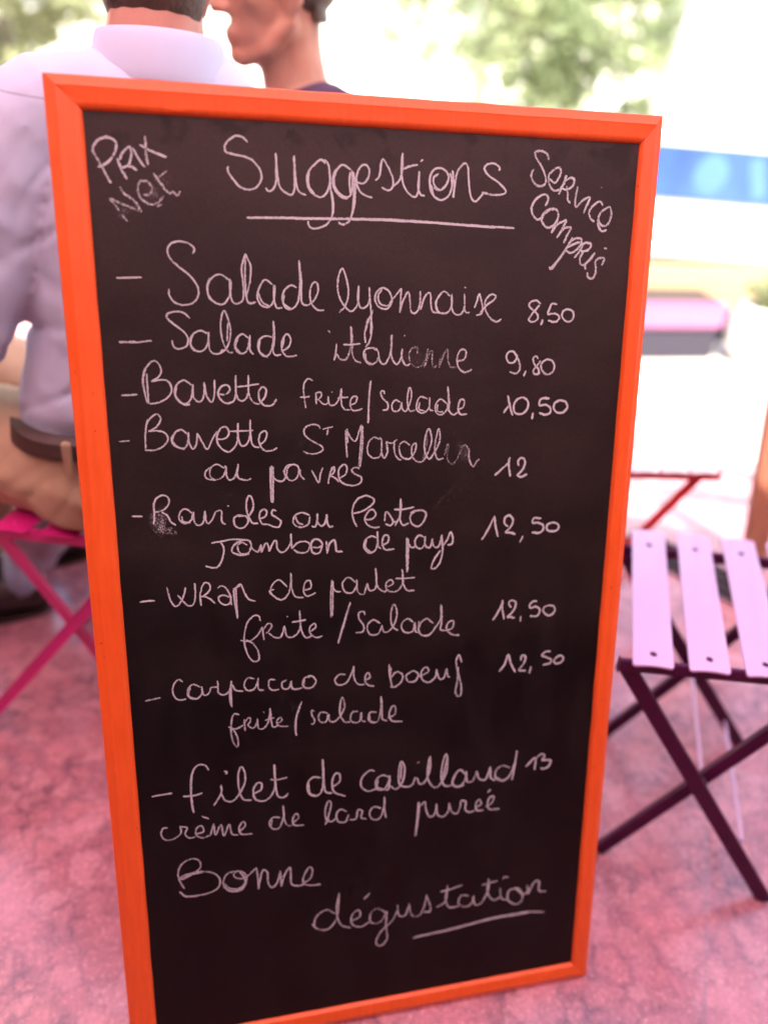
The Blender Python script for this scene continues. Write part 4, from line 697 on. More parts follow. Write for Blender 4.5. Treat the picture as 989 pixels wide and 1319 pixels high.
def hand_shapes(bm, wrist, d, palm_n, s=1):
    """palm, four curled fingers and a thumb; d points from the wrist to the fingers, palm_n out of the palm"""
    d = Vector(d).normalized(); n = Vector(palm_n); n = (n - d * n.dot(d)).normalized(); w = d.cross(n) * s; wrist = Vector(wrist)
    def P(a, b, c): return wrist + d * a + w * b + n * c
    rot = Matrix((d, w, n)).transposed()
    add_ball(bm, P(0.045, 0, 0), (0.052, 0.040, 0.015), 18, rot)
    for k, (b, L) in enumerate(((0.029, 0.072), (0.010, 0.082), (-0.010, 0.076), (-0.028, 0.060))):
        add_tube(bm, spline([P(0.055, b * 0.8, 0), P(0.088, b, -0.002), P(0.088 + L * 0.45, b * 1.06, 0.006), P(0.085 + L * 0.78, b * 1.05, 0.022), P(0.08 + L * 0.92, b, 0.038)], 4), [0.0095] * 9 + [0.009] * 4 + [0.0085] * 4, 10)
    add_tube(bm, spline([P(0.015, 0.022, 0.004), P(0.045, 0.048, 0.012), P(0.072, 0.058, 0.018), P(0.095, 0.055, 0.022)], 4), [0.014] * 5 + [0.0115] * 4 + [0.010] * 4, 10)

def frame_at(o, fwd, tilt=0.0, roll=0.0):
    f = Vector(fwd); f.z = 0; f.normalize(); l = Vector((0, 0, 1)).cross(f)
    m = Matrix((f, l, Vector((0, 0, 1)))).transposed()
    return Matrix.Translation(Vector(o)) @ m.to_4x4() @ Matrix.Rotation(tilt, 4, 'Y') @ Matrix.Rotation(roll, 4, 'X')

def shoe(name, heel, d, root, mat_, sock, ankle):
    d = Vector(d); d.z = 0; d.normalize(); l = Vector((-d.y, d.x, 0)); heel = Vector(heel)
    bm = bmesh.new()
    prof = [(0.0, 0.030, 0.055), (0.02, 0.034, 0.078), (0.06, 0.035, 0.085), (0.11, 0.037, 0.070), (0.17, 0.044, 0.055), (0.22, 0.045, 0.046), (0.26, 0.038, 0.038), (0.285, 0.02, 0.028)]
    add_loft(bm, [(heel + d * x + Vector((0, 0, 0.012 + h / 2)), l * w, Vector((0, 0, h / 2))) for x, w, h in prof], 18)
    s = obj(name, fuse(bm, 0.006, 4), mat_, root, True)
    bm = bmesh.new()
    add_loft(bm, [(heel + d * 0.14 + Vector((0, 0, z)), d * 0.148, l * 0.046) for z in (0.001, 0.016)], 24); obj('sole', bm, M_iris, s)

# --- seated man seen from behind: pale lilac shirt, khaki trousers
m1 = thing('person', 'man seen from behind in a pale lilac shirt and khaki trousers on the magenta chair', 'person', (0.0, 0.73, 0.0), 0, 'men seated on the terrace')
def q1(x, y, z): return Vector((x, y, z)) - m1.location
PF = Vector((-0.80, 0.60, 0)).normalized(); PL = Vector((-0.60, -0.80, 0)).normalized()      # pelvis: forward, left
CF = Vector((-0.38, 0.925, 0)).normalized(); CL = Vector((-0.925, -0.38, 0)).normalized()     # chest
HF = Vector((0.10, 0.995, 0)).normalized()
pel = q1(-0.005, 0.735, 0.55)
neck = q1(0.098, 0.745, 1.125)
H1 = frame_at(neck + Vector((0.004, 0.055, 0.145)), HF, 0.10, 0.02)
SL = neck + CL * 0.185 + Vector((0, 0, -0.070)); SR = neck - CL * 0.175 + Vector((0.0, 0, -0.125))
EL = q1(-0.195, 0.655, 0.765); WLh = q1(-0.345, 0.86, 0.70); ER = SR + Vector((0.03, 0.05, -0.28)); WRh = ER + Vector((-0.16, 0.20, -0.02))
KL = pel + PF * 0.42 + PL * 0.13 + Vector((0, 0, -0.02)); KR = pel + PF * 0.43 - PL * 0.06 + Vector((0, 0, -0.01))
FL = KL + PF * 0.05 + Vector((0, 0, -0.44)); FR = KR + PF * 0.07 + Vector((0, 0, -0.45))
bm = bmesh.new(); head_shapes(bm, H1, 1.1)
add_tube(bm, [neck + Vector((0, 0.03, -0.04)), neck + Vector((-0.03, 0.02, -0.30)), pel + Vector((0, 0, 0.05))], [0.07, 0.095, 0.10])
for S_, E_, W_ in ((SL, EL, WLh), (SR, ER, WRh)):
    add_tube(bm, [neck + Vector((0, 0.0, -0.09)), S_ + Vector((0, 0, -0.01)), E_, W_], [0.05, 0.042, 0.036, 0.026])
    hand_shapes(bm, W_, (W_ - E_), (0, 0, -1), 1 if S_ is SL else -1)
for K_, F_ in ((KL, FL), (KR, FR)):
    add_tube(bm, [pel, K_, F_ + Vector((0, 0, 0.03))], [0.075, 0.048, 0.034])
body1 = obj('body', fuse(bm, 0.006, 5), M_skin, m1, True); head_extras(m1, H1, nape=-0.130)
# shirt
def folds(amp, f, top=None):
    def d(p, n):
        a = noise.noise(Vector((p.x * f, p.y * f, p.z * f * 2.2 + p.x * f * 1.2))) ; b = noise.noise(Vector((p.x * f * 2.3 + 5, p.y * f * 2.3, p.z * f * 4.0)))
        c = noise.noise(Vector((p.x * f * 1.1 + 9, p.y * f * 1.1, p.z * f * 1.9 - p.x * f * 1.5))); c = -max(0.0, 1 - abs(c) * 5.0) ** 2
        k = 1.0 if top is None else min(1.0, max(0.08, (top - p.z) / 0.12))
        return k * amp * (a * abs(a) * 1.2 + 0.25 * b + 0.55 * c * (0.4 + 0.6 * max(0.0, b + 0.3)))
    return d
bm = bmesh.new()
def ring(c, f, l, a, b): return (c, Vector(l) * a, Vector(f) * b)
waist = pel + Vector((0, 0, 0.055))
def lerp(a, b, t): return a + (b - a) * t
TR = []
for t, w, d_ in ((-0.04, 0.150, 0.112), (0.03, 0.180, 0.140), (0.10, 0.185, 0.145), (0.22, 0.172, 0.132), (0.40, 0.168, 0.126), (0.60, 0.178, 0.128), (0.78, 0.182, 0.122), (0.88, 0.168, 0.105), (0.92, 0.15, 0.108), (0.975, 0.118, 0.104), (1.015, 0.092, 0.090)):
    k = min(1, max(0, (t - 0.1) / 0.5)); f = lerp(PF, CF, k).normalized(); l = lerp(PL, CL, k).normalized()
    c = lerp(waist, neck, t) + CF * (0.012 - 0.045 * math.sin(min(1, t) * math.pi)) * 0.8 + Vector((0, 0.02 - 0.008 * t, 0))
    TR.append(ring(c, f, l, w, d_))
add_loft(bm, TR, 32)
for S_, E_, W_ in ((SL, EL, WLh), (SR, ER, WRh)):
    add_tube(bm, spline([neck + Vector((0, 0.01, -0.055)), lerp(neck, S_, 0.62) + Vector((0, 0, -0.008)), S_ + Vector((0, 0, -0.015)), lerp(S_, E_, 0.5), E_, lerp(E_, W_, 0.55), lerp(E_, W_, 0.92)], 4),
             [0.058] * 3 + [0.055] * 3 + [0.063] * 4 + [0.066] * 4 + [0.060] * 4 + [0.052] * 4 + [0.043] * 3, 18)
    add_ball(bm, E_, 0.058, 18)
sh = obj('shirt', fuse(bm, 0.0065, 5, folds(0.015, 7.0, 1.07)), M_shirt, m1, True)
# yoke seam across the shoulder blades and a centre pleat, stitched into the cloth
g = NT(M_shirt); bs = M_shirt.node_tree.nodes['Principled BSDF']; xyz = g('SeparateXYZ', {0: g('TexCoord').outputs['Object']})
sl_ = g.math('ABSOLUTE', g.math('SUBTRACT', g.math('ADD', xyz.outputs[2], g.math('MULTIPLY', xyz.outputs[0], 0.10)), 1.072))
sm_ = g('MapRange', {'Value': sl_, 1: 0.0006, 2: 0.0022, 3: 1.0, 4: 0.0}).outputs[0]
old = bs.inputs['Base Color'].links[0].from_socket
M_shirt.node_tree.links.new(g('Mix', {0: g.math('MULTIPLY', sm_, 0.45), 6: old, 7: (0.2, 0.17, 0.25, 1)}, data_type='RGBA').outputs[2], bs.inputs['Base Color'])
# collar
bm = bmesh.new()
tilt = Vector((0, 0.16, 1)).normalized()
cc = neck + Vector((-0.001, 0.010, 0.006))
def crow(r, rb, z, k): return [cc + HF * (math.cos(2 * math.pi * i / 40) * rb) + HF.cross(Vector((0, 0, 1))) * (math.sin(2 * math.pi * i / 40) * r) + Vector((0, 0, z - 0.028 * (0.5 + 0.5 * math.cos(2 * math.pi * i / 40)))) for i in range(40)]
loops = [crow(r, rb, z, 0) for r, rb, z in ((0.082, 0.081, 0.018), (0.081, 0.080, 0.029), (0.0835, 0.0825, 0.032), (0.086, 0.090, 0.025), (0.092, 0.102, 0.0), (0.096, 0.110, -0.030), (0.093, 0.107, -0.034), (0.084, 0.084, -0.025))]
LV = [[bm.verts.new(p) for p in l] for l in loops]
for A, B in zip(LV, LV[1:]):
    for i in range(40): bm.faces.new((A[i], A[(i + 1) % 40], B[(i + 1) % 40], B[i]))
bmesh.ops.recalc_face_normals(bm, faces=bm.faces)
cl = obj('collar', bm, M_shirt, sh, True); cm = cl.modifiers.new('s', 'SUBSURF'); cm.levels = 1; cm.render_levels = 1
# yoke seam
# trousers, belt
bm = bmesh.new()
add_loft(bm, [ring(pel + Vector((0, 0, z)) , PF, PL, a, b) for z, a, b in ((-0.088, 0.15, 0.11), (-0.075, 0.185, 0.14), (-0.02, 0.195, 0.150), (0.04, 0.185, 0.142), (0.075, 0.176, 0.134))], 32)
for K_, F_, s in ((KL, FL, 1), (KR, FR, -1)):
    hip = pel + PL * 0.095 * s + PF * 0.02 + Vector((0, 0, -0.005))
    add_tube(bm, spline([hip, lerp(hip, K_, 0.5) + Vector((0, 0, 0.005)), K_, lerp(K_, F_, 0.5), lerp(K_, F_, 0.86)], 4), [0.098] * 4 + [0.088] * 4 + [0.074] * 4 + [0.066] * 4 + [0.062], 18)
tr_ = obj('trousers', fuse(bm, 0.008, 6, folds(0.010, 9.0)), M_khaki, m1, True)
bm = bmesh.new(); add_loft(bm, [ring(pel + Vector((0, 0, z)), PF, PL, 0.193 - (z - 0.05) * 0.25, 0.149 - (z - 0.05) * 0.25) for z in (0.054, 0.057, 0.075, 0.078)], 40); obj('belt', bm, M_belt, m1, True)
for ang in (2.5, 3.6, 4.3):
    p = pel + PL * (math.sin(ang) * 0.195) * -1 + PF * (math.cos(ang) * 0.15); nrm = (p - pel); nrm.z = 0; nrm.normalize()
    bm = bmesh.new(); add_box(bm, p + nrm * 0.006 + Vector((0, 0, 0.062)), (0.012, 0.012, 0.054), None, 0.002); obj('belt_loop', bm, M_khaki, tr_)
bm = bmesh.new(); add_ball(bm, q1(-0.118, 0.632, 0.522), 0.009, 12); obj('button', bm, M_belt, tr_)
for F_ in (FL, FR): shoe('shoe', (F_.x - PF.x * 0.06, F_.y - PF.y * 0.06, -m1.location.z), PF, m1, M_shoe, M_sock, F_)

# --- second man, in profile, beyond the board
m2 = thing('person', 'man in profile with short dark hair and a dark purple top facing left', 'person', (0.38, 1.12, 0.0), 0, 'men seated on the terrace')
def q2(x, y, z): return Vector((x, y, z)) - m2.location
F2 = Vector((-0.985, -0.12, 0)).normalized(); L2 = Vector((0.12, -0.985, 0)).normalized()
H2 = frame_at(q2(0.292, 1.10, 1.222), F2, 0.03, 0.0)
neck2 = q2(0.355, 1.105, 1.084); pel2 = q2(0.385, 1.13, 0.545)
SL2 = neck2 + L2 * 0.185 + Vector((0, 0, -0.07)); SR2 = neck2 - L2 * 0.185 + Vector((0, 0, -0.07))
EL2 = SL2 + Vector((-0.02, 0.0, -0.29)); ER2 = SR2 + Vector((-0.03, 0.02, -0.29)); WL2 = EL2 + Vector((-0.20, 0.10, -0.04)); WR2 = ER2 + Vector((-0.20, -0.08, -0.04))
KL2 = q2(-0.06, 1.02, 0.52); KR2 = q2(-0.05, 1.17, 0.52); FL2 = q2(-0.285, 0.985, 0.09); FR2 = q2(-0.21, 1.19, 0.09)
bm = bmesh.new(); head_shapes(bm, H2, 0.92, 0.018)
add_tube(bm, [neck2 + Vector((-0.02, 0, -0.04)), neck2 + Vector((0, 0, -0.3)), pel2 + Vector((0, 0, 0.05))], [0.07, 0.095, 0.10])
for S_, E_, W_ in ((SL2, EL2, WL2), (SR2, ER2, WR2)):
    add_tube(bm, [neck2 + Vector((0, 0, -0.09)), S_ + Vector((0, 0, -0.01)), E_, W_], [0.05, 0.042, 0.036, 0.026])
    hand_shapes(bm, W_, (W_ - E_), (0, 0, -1), 1 if S_ is SL2 else -1)
for K_, F_ in ((KL2, FL2), (KR2, FR2)): add_tube(bm, [pel2, K_, F_ + Vector((0, 0, -0.02))], [0.075, 0.048, 0.034])
obj('body', fuse(bm, 0.006, 5), M_skin, m2, True); head_extras(m2, H2, 0.05, nape=-0.05, nr=(0.050, 0.066))
bm = bmesh.new()
TR = []
for t, w, d_ in ((-0.04, 0.15, 0.115), (0.05, 0.178, 0.138), (0.25, 0.170, 0.128), (0.5, 0.175, 0.124), (0.75, 0.182, 0.12), (0.87, 0.165, 0.10), (0.94, 0.13, 0.082), (0.985, 0.088, 0.07)):
    TR.append(ring(lerp(pel2 + Vector((0, 0, 0.055)), neck2, t), F2, L2, w, d_))
add_loft(bm, TR, 32)
for S_, E_, W_ in ((SL2, EL2, WL2), (SR2, ER2, WR2)):
    add_tube(bm, spline([neck2 + Vector((0, 0, -0.06)), lerp(neck2, S_, 0.62) + Vector((0, 0, -0.008)), S_ + Vector((0, 0, -0.015)), lerp(S_, E_, 0.6)], 4), [0.062] * 4 + [0.06] * 4 + [0.064] * 5, 18)
obj('top', fuse(bm, 0.0075, 6, folds(0.010, 8.0)), M_purple, m2, True)
bm = bmesh.new()
add_loft(bm, [ring(pel2 + Vector((0, 0, z)), F2, L2, a, b) for z, a, b in ((-0.085, 0.15, 0.11), (-0.07, 0.185, 0.14), (0.0, 0.19, 0.146), (0.06, 0.176, 0.135))], 32)
for K_, F_, s in ((KL2, FL2, 1), (KR2, FR2, -1)):
    hip = pel2 + L2 * 0.09 * s + F2 * 0.02
    add_tube(bm, spline([hip, lerp(hip, K_, 0.5), K_, lerp(K_, F_, 0.5), lerp(K_, F_, 0.84)], 4), [0.095] * 4 + [0.085] * 4 + [0.072] * 4 + [0.064] * 4 + [0.058], 18)
obj('trousers', fuse(bm, 0.008, 6, folds(0.010, 9.0)), M_grey, m2, True)
for F_ in (FL2, FR2):
    bm = bmesh.new(); add_tube(bm, [F_ + Vector((0, 0, -0.03)), F_ + Vector((0.02, 0, 0.07))], [0.04, 0.043], 14, False); obj('sock', bm, M_sock, m2, True)
    shoe('shoe', (F_.x + 0.05, F_.y, -m2.location.z), F2, m2, M_shoe, M_sock, F_)


# ------------------------------------------------------------------ wooden easel at the right edge
M_wood = wood('brown_varnished_wood', (0.42, 0.17, 0.10), (0.28, 0.10, 0.06), axis=(10, 10, 1), rough=0.45)
ez = thing('wooden_easel', 'brown wooden easel leg standing beside the lilac slatted chair', 'easel', (1.62, 0.97, 0))
def lp(x, y, z): return Vector((x, y, z)) - ez.location
for (p, q) in (((1.36, 0.98, 1.15), (1.585, 0.95, 0.0)), ((2.02, 0.80, 1.15), (2.12, 0.72, 0.0)), ((1.68, 0.95, 1.18), (1.95, 1.35, 0.0))):
    bm = bmesh.new(); add_bar(bm, lp(*p), lp(*q), 0.055, 0.026, (0.2, 1, 0), 0.003); obj('leg', bm, M_wood, ez)
bm = bmesh.new(); add_bar(bm, lp(1.42, 0.935, 0.66), lp(2.08, 0.74, 0.66), 0.04, 0.05, (0.2, 1, 0), 0.003); obj('tray', bm, M_wood, ez)
bm = bmesh.new(); add_bar(bm, lp(1.31, 0.965, 1.13), lp(2.03, 0.79, 1.13), 0.04, 0.022, (0.2, 1, 0), 0.003); obj('crossbar', bm, M_wood, ez)

# drain grating set in the floor
M_dark = mat('black_cast_iron', (0.006, 0.004, 0.005), 0.95, spec=0.0, var=0.3)
M_gal = mat('worn_steel', (0.32, 0.26, 0.31), 0.6, 0.0, spec=0.2, var=0.2)
gd = thing('drain_grate', 'black floor drain grating with steel bars behind the lilac slatted seat', 'drain grate', (1.46, 0.86, 0.0))
ga = Vector((0.545, -0.838, 0)); gb = Vector((0.838, 0.545, 0)); rot = Matrix((ga, gb, Vector((0, 0, 1)))).transposed()
bm = bmesh.new(); add_box(bm, (0, 0, 0.003), (0.62, 0.125, 0.006), rot); obj('plate', bm, M_dark, gd)
for k in (-0.0625, -0.021, 0.021, 0.0625):
    bm = bmesh.new(); add_box(bm, gb * k + Vector((0, 0, 0.0082)), (0.63, 0.005, 0.004), rot, 0.001); obj('bar', bm, M_gal, gd)

# ------------------------------------------------------------------ street side
M_deckw = wood('pale_pine', (0.42, 0.25, 0.10), (0.26, 0.11, 0.03), axis=(1, 14, 14))
GZ = -0.064
dk = thing('wooden_platform', 'low pale timber platform in the sun between the planter and the car', 'platform', (3.4, 3.35, GZ))
for k in range(5):
    bm = bmesh.new(); add_box(bm, (0.1, -0.36 + k * 0.18, 0.155), (2.6, 0.165, 0.03), bevel=0.004); obj('plank', bm, M_deckw, dk)
bm = bmesh.new()
for x in (-1.1, 0.1, 1.3): add_box(bm, (x, 0, 0.0695), (0.08, 0.84, 0.139))
obj('bearer', bm, M_dark, dk)

bm = bmesh.new(); add_box(bm, (0.1, -0.455, 0.085), (2.6, 0.02, 0.165)); obj('fascia_shade', bm, mat('dark_fascia_shade', (0.015, 0.012, 0.016), 0.9, spec=0.1, var=0.2), dk)  # near-black board paints in the shadow line along the platform front
M_pk = mat('shaded_pink_glaze', (0.34, 0.12, 0.24), 0.5, var=0.1); M_gr = mat('planter_front_shade', (0.025, 0.02, 0.035), 0.6, var=0.15)  # shade put into the colours: pink darkened, lower front near black
M_soil = mat('potting_soil', (0.06, 0.04, 0.03), 0.95, var=0.4, scale=60, bump=1.0)
pb = thing('planter_box', 'long pink planter box with shade coloured into its lower part out in the sun', 'planter', (2.28, 2.66, GZ))
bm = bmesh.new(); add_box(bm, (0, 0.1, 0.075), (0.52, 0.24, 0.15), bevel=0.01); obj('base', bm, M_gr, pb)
bm = bmesh.new(); add_box(bm, (0, 0.1, 0.215), (0.54, 0.27, 0.128), bevel=0.02); obj('body', bm, M_pk, pb)
bm = bmesh.new(); add_box(bm, (0, 0.1, 0.272), (0.48, 0.21, 0.02)); obj('soil', bm, M_soil, pb)
M_wp = mat('white_glazed_pot', (0.78, 0.76, 0.74), 0.3, var=0.06)
wp = thing('flower_pot', 'round white pot with a small yellow green plant beside the pink planter', 'pot', (2.73, 2.62, GZ))
bm = bmesh.new()
add_loft(bm, [((0, 0, z), (r, 0, 0), (0, r, 0)) for z, r in ((0.0, 0.07), (0.02, 0.09), (0.08, 0.135), (0.15, 0.15), (0.22, 0.135), (0.26, 0.11), (0.275, 0.115), (0.275, 0.10), (0.25, 0.095))], 28)
obj('bowl', bm, M_wp, wp, True)

def leaf_mat(name, c, c2, tr=0.35):
    m = bpy.data.materials.new(name); m.use_nodes = True; g = NT(m); t = m.node_tree; b = t.nodes['Principled BSDF']
    n = g('TexNoise', {'Vector': g('TexCoord').outputs['Object'], 'Scale': 2.2, 'Detail': 5.0}).outputs['Fac']
    col = g.ramp(n, [(0.35, c2), (0.65, c)])
    t.links.new(col, b.inputs['Base Color']); b.inputs['Roughness'].default_value = 0.5
    tl = g('BsdfTranslucent', {'Color': col}); mx = g('MixShader', {0: tr, 1: b.outputs[0], 2: tl.outputs[0]})
    t.links.new(mx.outputs[0], t.nodes['Material Output'].inputs[0]); return m
M_leaf = leaf_mat('fresh_green_leaves', (0.32, 0.36, 0.19), (0.17, 0.22, 0.10)); M_leaf2 = leaf_mat('yellow_green_leaves', (0.36, 0.36, 0.20), (0.2, 0.23, 0.11))
M_bark = mat('grey_bark', (0.30, 0.26, 0.21), 0.9, var=0.4, scale=8, bump=0.8, bscale=30)
def leaves(bm, clumps, n, size):
    for _ in range(n):
        c, r = clumps[rnd.randrange(len(clumps))]
        d = Vector((rnd.gauss(0, 1), rnd.gauss(0, 1), rnd.gauss(0, 1))).normalized() * (rnd.random() ** 0.45)
        p = Vector(c) + Vector((d.x * r[0], d.y * r[1], d.z * r[2]))
        s = size * rnd.uniform(0.6, 1.4); t = Vector((rnd.gauss(0, 1), rnd.gauss(0, 1), rnd.gauss(0, 0.7))).normalized()
        u = t.cross(Vector((rnd.gauss(0, 1), rnd.gauss(0, 1), rnd.gauss(0, 1)))).normalized()
        bm.faces.new([bm.verts.new(q) for q in (p - t * s, p + u * s * 0.45, p + t * s, p - u * s * 0.45)])
bm = bmesh.new(); leaves(bm, [((0, 0, 0.33), (0.12, 0.12, 0.09))], 160, 0.035); obj('plant', bm, M_leaf2, wp)
def tree(name, label, loc, trunk, limbs, clumps, n, size, leafm, cat='tree', group=None):
    t = thing(name, label, cat, loc, 0, group)
    bm = bmesh.new()
    for pts, rad in [trunk] + limbs: add_tube(bm, spline(pts, 4), [rad[0] + (rad[1] - rad[0]) * k / (len(spline(pts, 4)) - 1) for k in range(len(spline(pts, 4)))], 10, False)
    obj('trunk', bm, M_bark, t, True)
    bm = bmesh.new(); leaves(bm, clumps, n, size); obj('crown', bm, leafm, t)
    return t
def crown(c, R, n, s):
    out = []
    for _ in range(n):
        d = Vector((rnd.gauss(0, 1), rnd.gauss(0, 1), rnd.gauss(0, 1))).normalized() * rnd.uniform(0.35, 1.0)
        k = s * rnd.uniform(0.6, 1.3)
        out.append(((c[0] + d.x * R[0], c[1] + d.y * R[1], c[2] + d.z * R[2]), (k, k, k * 0.8)))
    return out
M_leaf3 = leaf_mat('pale_distant_leaves', (0.32, 0.36, 0.20), (0.18, 0.23, 0.11))
tree('street_tree', 'leafy light green street tree beyond the top edge of the chalkboard', (3.9, 8.0, GZ),
     ([(0, 0, 0), (0.05, 0, 0.7), (0.0, 0.05, 1.6), (0.1, 0, 3.0)], (0.09, 0.04)),
     [([(0, 0, 0.7), (-0.5, 0.1, 1.3), (-0.9, 0.1, 1.9)], (0.04, 0.02)), ([(0, 0, 0.9), (0.5, -0.1, 1.5), (0.8, 0, 2.3)], (0.04, 0.02))],
     crown((-0.05, 0, 1.35), (1.3, 1.0, 1.35), 66, 0.32), 6500, 0.06, M_leaf, group='trees across the street')
tree('street_tree', 'paler tree farther down the street behind the leafy light green one', (4.6, 13.0, GZ),
     ([(0, 0, 0), (0.05, 0, 0.9), (0.0, 0.05, 2.0), (0.1, 0, 3.6)], (0.13, 0.05)),
     [([(0, 0, 0.9), (-0.7, 0.1, 1.6), (-1.4, 0.1, 2.2)], (0.06, 0.02)), ([(0, 0, 1.2), (0.8, -0.1, 1.9), (1.3, 0, 2.6)], (0.06, 0.02))],
     crown((0, 0, 1.9), (2.5, 1.2, 1.8), 60, 0.38), 6000, 0.075, M_leaf3, group='trees across the street')
tree('street_tree', 'pale green bushy tree behind the seated man and left of his shoulder', (-1.75, 9.5, GZ),
     ([(0, 0, 0), (0, 0, 0.6), (0.1, 0, 1.5), (0.0, 0, 2.6)], (0.10, 0.04)),
     [([(0, 0, 0.6), (0.4, 0.1, 1.0), (0.8, 0.1, 1.5)], (0.05, 0.02))],
     crown((0.1, 0, 1.35), (1.3, 0.9, 1.15), 50, 0.30), 5600, 0.065, M_leaf2, group='trees across the street')

# white van with a blue band
M_cw = mat('white_van_paint', (0.78, 0.78, 0.78), 0.25, coat=0.6, var=0.03); M_cb = mat('blue_band', (0.012, 0.045, 0.30), 0.35, coat=0.2, var=0.5, scale=3.0, color2=(0.035, 0.10, 0.40))
M_gl = mat('van_glass', (0.16, 0.2, 0.21), 0.06, spec=0.7); M_ty = mat('tyre_rubber', (0.02, 0.02, 0.02), 0.8, var=0.3); M_rim = mat('alloy_rim', (0.6, 0.6, 0.62), 0.3, 0.9)
car = thing('parked_van', 'white parked van with a wide blue band along its side', 'van', (2.72, 4.0, GZ), math.radians(-13))
side = [(0.05, 0.16), (0.0, 0.40), (0.02, 1.0), (0.10, 1.80), (0.20, 1.95), (0.45, 2.0), (3.4, 2.0), (3.75, 1.92), (4.35, 1.12), (5.0, 0.92), (5.2, 0.70), (5.24, 0.40), (5.15, 0.16)]
bm = bmesh.new()
def ylo(z): return 0.0 if z < 0.95 else 0.10 * (z - 0.95) / 1.0
L_ = [bm.verts.new((x, ylo(z), z)) for x, z in side]; R_ = [bm.verts.new((x + (0.5 if x < 1 else 0), 1.86 - ylo(z), z)) for x, z in side]
bm.faces.new(L_); bm.faces.new(R_[::-1])
for i in range(len(side)):
    j = (i + 1) % len(side); bm.faces.new((L_[j], L_[i], R_[i], R_[j]))
bmesh.ops.recalc_face_normals(bm, faces=bm.faces)
bmesh.ops.bevel(bm, geom=list(bm.edges), offset=0.03, segments=2, affect='EDGES')
vb = obj('body', bm, M_cw, car, True); md = vb.modifiers.new('edge', 'EDGE_SPLIT'); md.split_angle = math.radians(35)
bm = bmesh.new(); add_box(bm, (2.56, -0.005, 0.655), (5.05, 0.008, 0.30)); obj('side_band', bm, M_cb, car)
bm = bmesh.new(); add_box(bm, (2.56, -0.004, 0.40), (4.9, 0.010, 0.03)); add_box(bm, (1.9, -0.002, 1.4), (0.012, 0.006, 1.1)); obj('trim_strip', bm, M_cw, car)
M_dec = mat('pale_blue_decal', (0.06, 0.15, 0.36), 0.4, var=0.1)
bm = bmesh.new(); add_ball(bm, (0.40, -0.0095, 0.655), (0.10, 0.002, 0.115), 24); obj('decal', bm, M_dec, car)
bm = bmesh.new(); add_bar(bm, (0.64, -0.011, 0.765), (0.72, -0.011, 0.55), 0.09, 0.003, (0, 1, 0)); obj('decal', bm, M_dec, car)
for pts in ([(0.62, 1.0), (0.66, 1.62), (1.78, 1.62), (1.78, 1.0)], [(2.02, 1.0), (2.02, 1.62), (3.3, 1.62), (3.3, 1.0)], [(3.42, 1.0), (3.42, 1.62), (3.70, 1.62), (4.12, 1.08), (4.1, 1.0)]):
    for s in (0, 1):
        bm = bmesh.new()
        A = [bm.verts.new((x, (ylo(z) - 0.008) if s == 0 else 1.868 - ylo(z), z)) for x, z in pts]
        B = [bm.verts.new((x, (ylo(z) + 0.03) if s == 0 else 1.83 - ylo(z), z)) for x, z in pts]
        bm.faces.new(A); bm.faces.new(B[::-1])
        for i in range(len(A)):
            j = (i + 1) % len(A); bm.faces.new((A[j], A[i], B[i], B[j]))
        bmesh.ops.recalc_face_normals(bm, faces=bm.faces); obj('window', bm, M_gl, car)
for x in (1.30, 4.30):
    for y in (0.0, 1.86):
        s = -1 if y == 0 else 1
        bm = bmesh.new(); bmesh.ops.create_cone(bm, cap_ends=True, segments=32, radius1=0.32, radius2=0.32, depth=0.2, matrix=Matrix.Translation((x, y - s * 0.075, 0.32)) @ Matrix.Rotation(math.pi / 2, 4, 'X'))
        bmesh.ops.bevel(bm, geom=[e for e in bm.edges if len(e.link_faces) == 2 and abs(e.calc_face_angle(0)) > 1], offset=0.03, segments=3, affect='EDGES')
        wh = obj('wheel', bm, M_ty, car, True)
        bm = bmesh.new(); bmesh.ops.create_cone(bm, cap_ends=True, segments=28, radius1=0.20, radius2=0.18, depth=0.03, matrix=Matrix.Translation((x, y + s * 0.03, 0.32)) @ Matrix.Rotation(-s * math.pi / 2, 4, 'X')); obj('rim', bm, M_rim, wh)
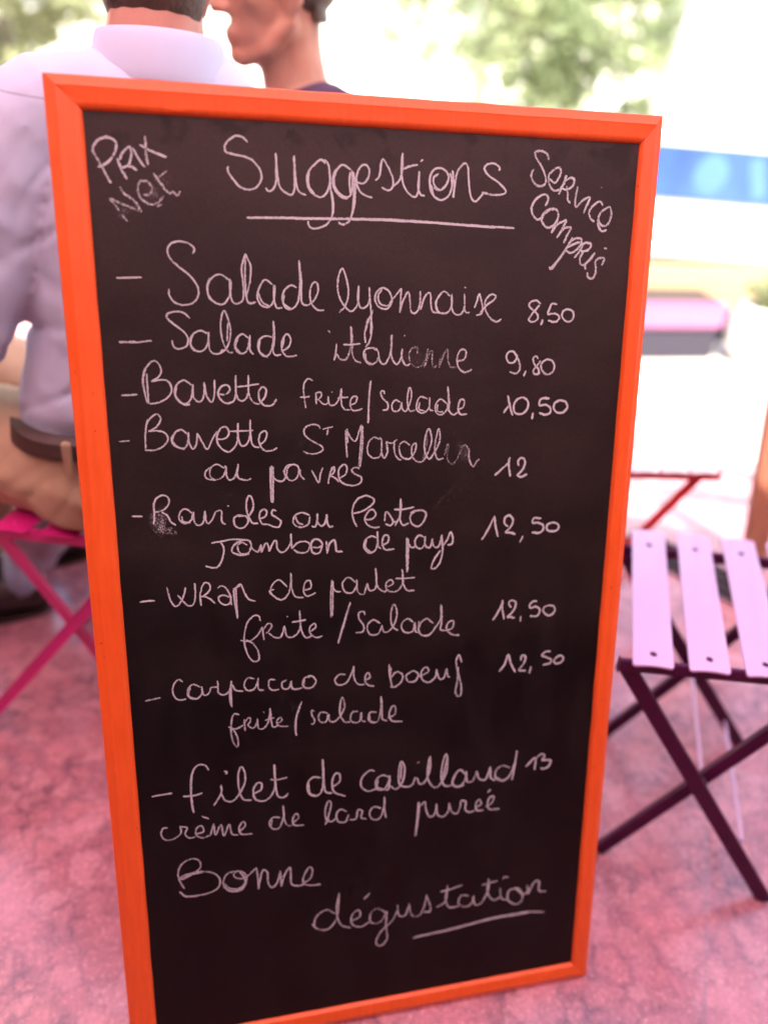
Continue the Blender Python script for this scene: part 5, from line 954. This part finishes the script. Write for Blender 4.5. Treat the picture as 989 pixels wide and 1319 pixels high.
M_lamp = mat('red_lamp_glass', (0.5, 0.02, 0.02), 0.2); bm = bmesh.new(); add_box(bm, (0.25, 0.95, 0.75), (0.10, 0.14, 0.2), bevel=0.01); obj('tail_light', bm, M_lamp, car)
M_hl = mat('headlight_glass', (0.7, 0.7, 0.72), 0.1); bm = bmesh.new(); add_box(bm, (5.17, 0.2, 0.66), (0.10, 0.28, 0.14), bevel=0.01); obj('headlight', bm, M_hl, car)

# pale building across the street
M_wall = mat('pale_stucco', (0.74, 0.71, 0.65), 0.85, var=0.08, scale=1.5, bump=0.3, bscale=40)
M_sill = mat('white_trim', (0.78, 0.77, 0.74), 0.6); M_pane = mat('window_glass', (0.25, 0.28, 0.3), 0.08); M_roof = mat('clay_tiles', (0.35, 0.14, 0.08), 0.8, var=0.3)
bd = thing('town_building', 'pale sunlit town building across the street behind the trees', 'building', (4, 17.0, GZ), 0)
bm = bmesh.new(); add_box(bm, (0, 4, 4.5), (44, 8, 9)); obj('wall', bm, M_wall, bd)
bm = bmesh.new(); add_box(bm, (0, -0.03, 0.3), (44.1, 0.12, 0.6)); obj('plinth', bm, M_sill, bd)
bm = bmesh.new()
v = [bm.verts.new(p) for p in ((-22.5, -0.5, 9), (22.5, -0.5, 9), (22.5, 8.5, 9), (-22.5, 8.5, 9), (-20, 4, 11.2), (20, 4, 11.2))]
for f in ((0, 1, 5, 4), (1, 2, 5), (2, 3, 4, 5), (3, 0, 4), (3, 2, 1, 0)): bm.faces.new([v[i] for i in f])
obj('roof', bm, M_roof, bd)
for fl in range(3):
    for k in range(10):
        x = -19 + k * 4.2
        bm = bmesh.new()
        for s in (-0.62, 0.62): add_box(bm, (x + s, -0.03, 1.9 + fl * 2.8), (0.12, 0.1, 1.62))
        for s in (-0.86, 0.86): add_box(bm, (x, -0.03, 1.9 + fl * 2.8 + s), (1.36, 0.1, 0.1))
        w_ = obj('window', bm, M_sill, bd)
        bm = bmesh.new(); add_box(bm, (x, -0.012, 1.9 + fl * 2.8), (1.12, 0.03, 1.62)); obj('pane', bm, M_pane, w_)
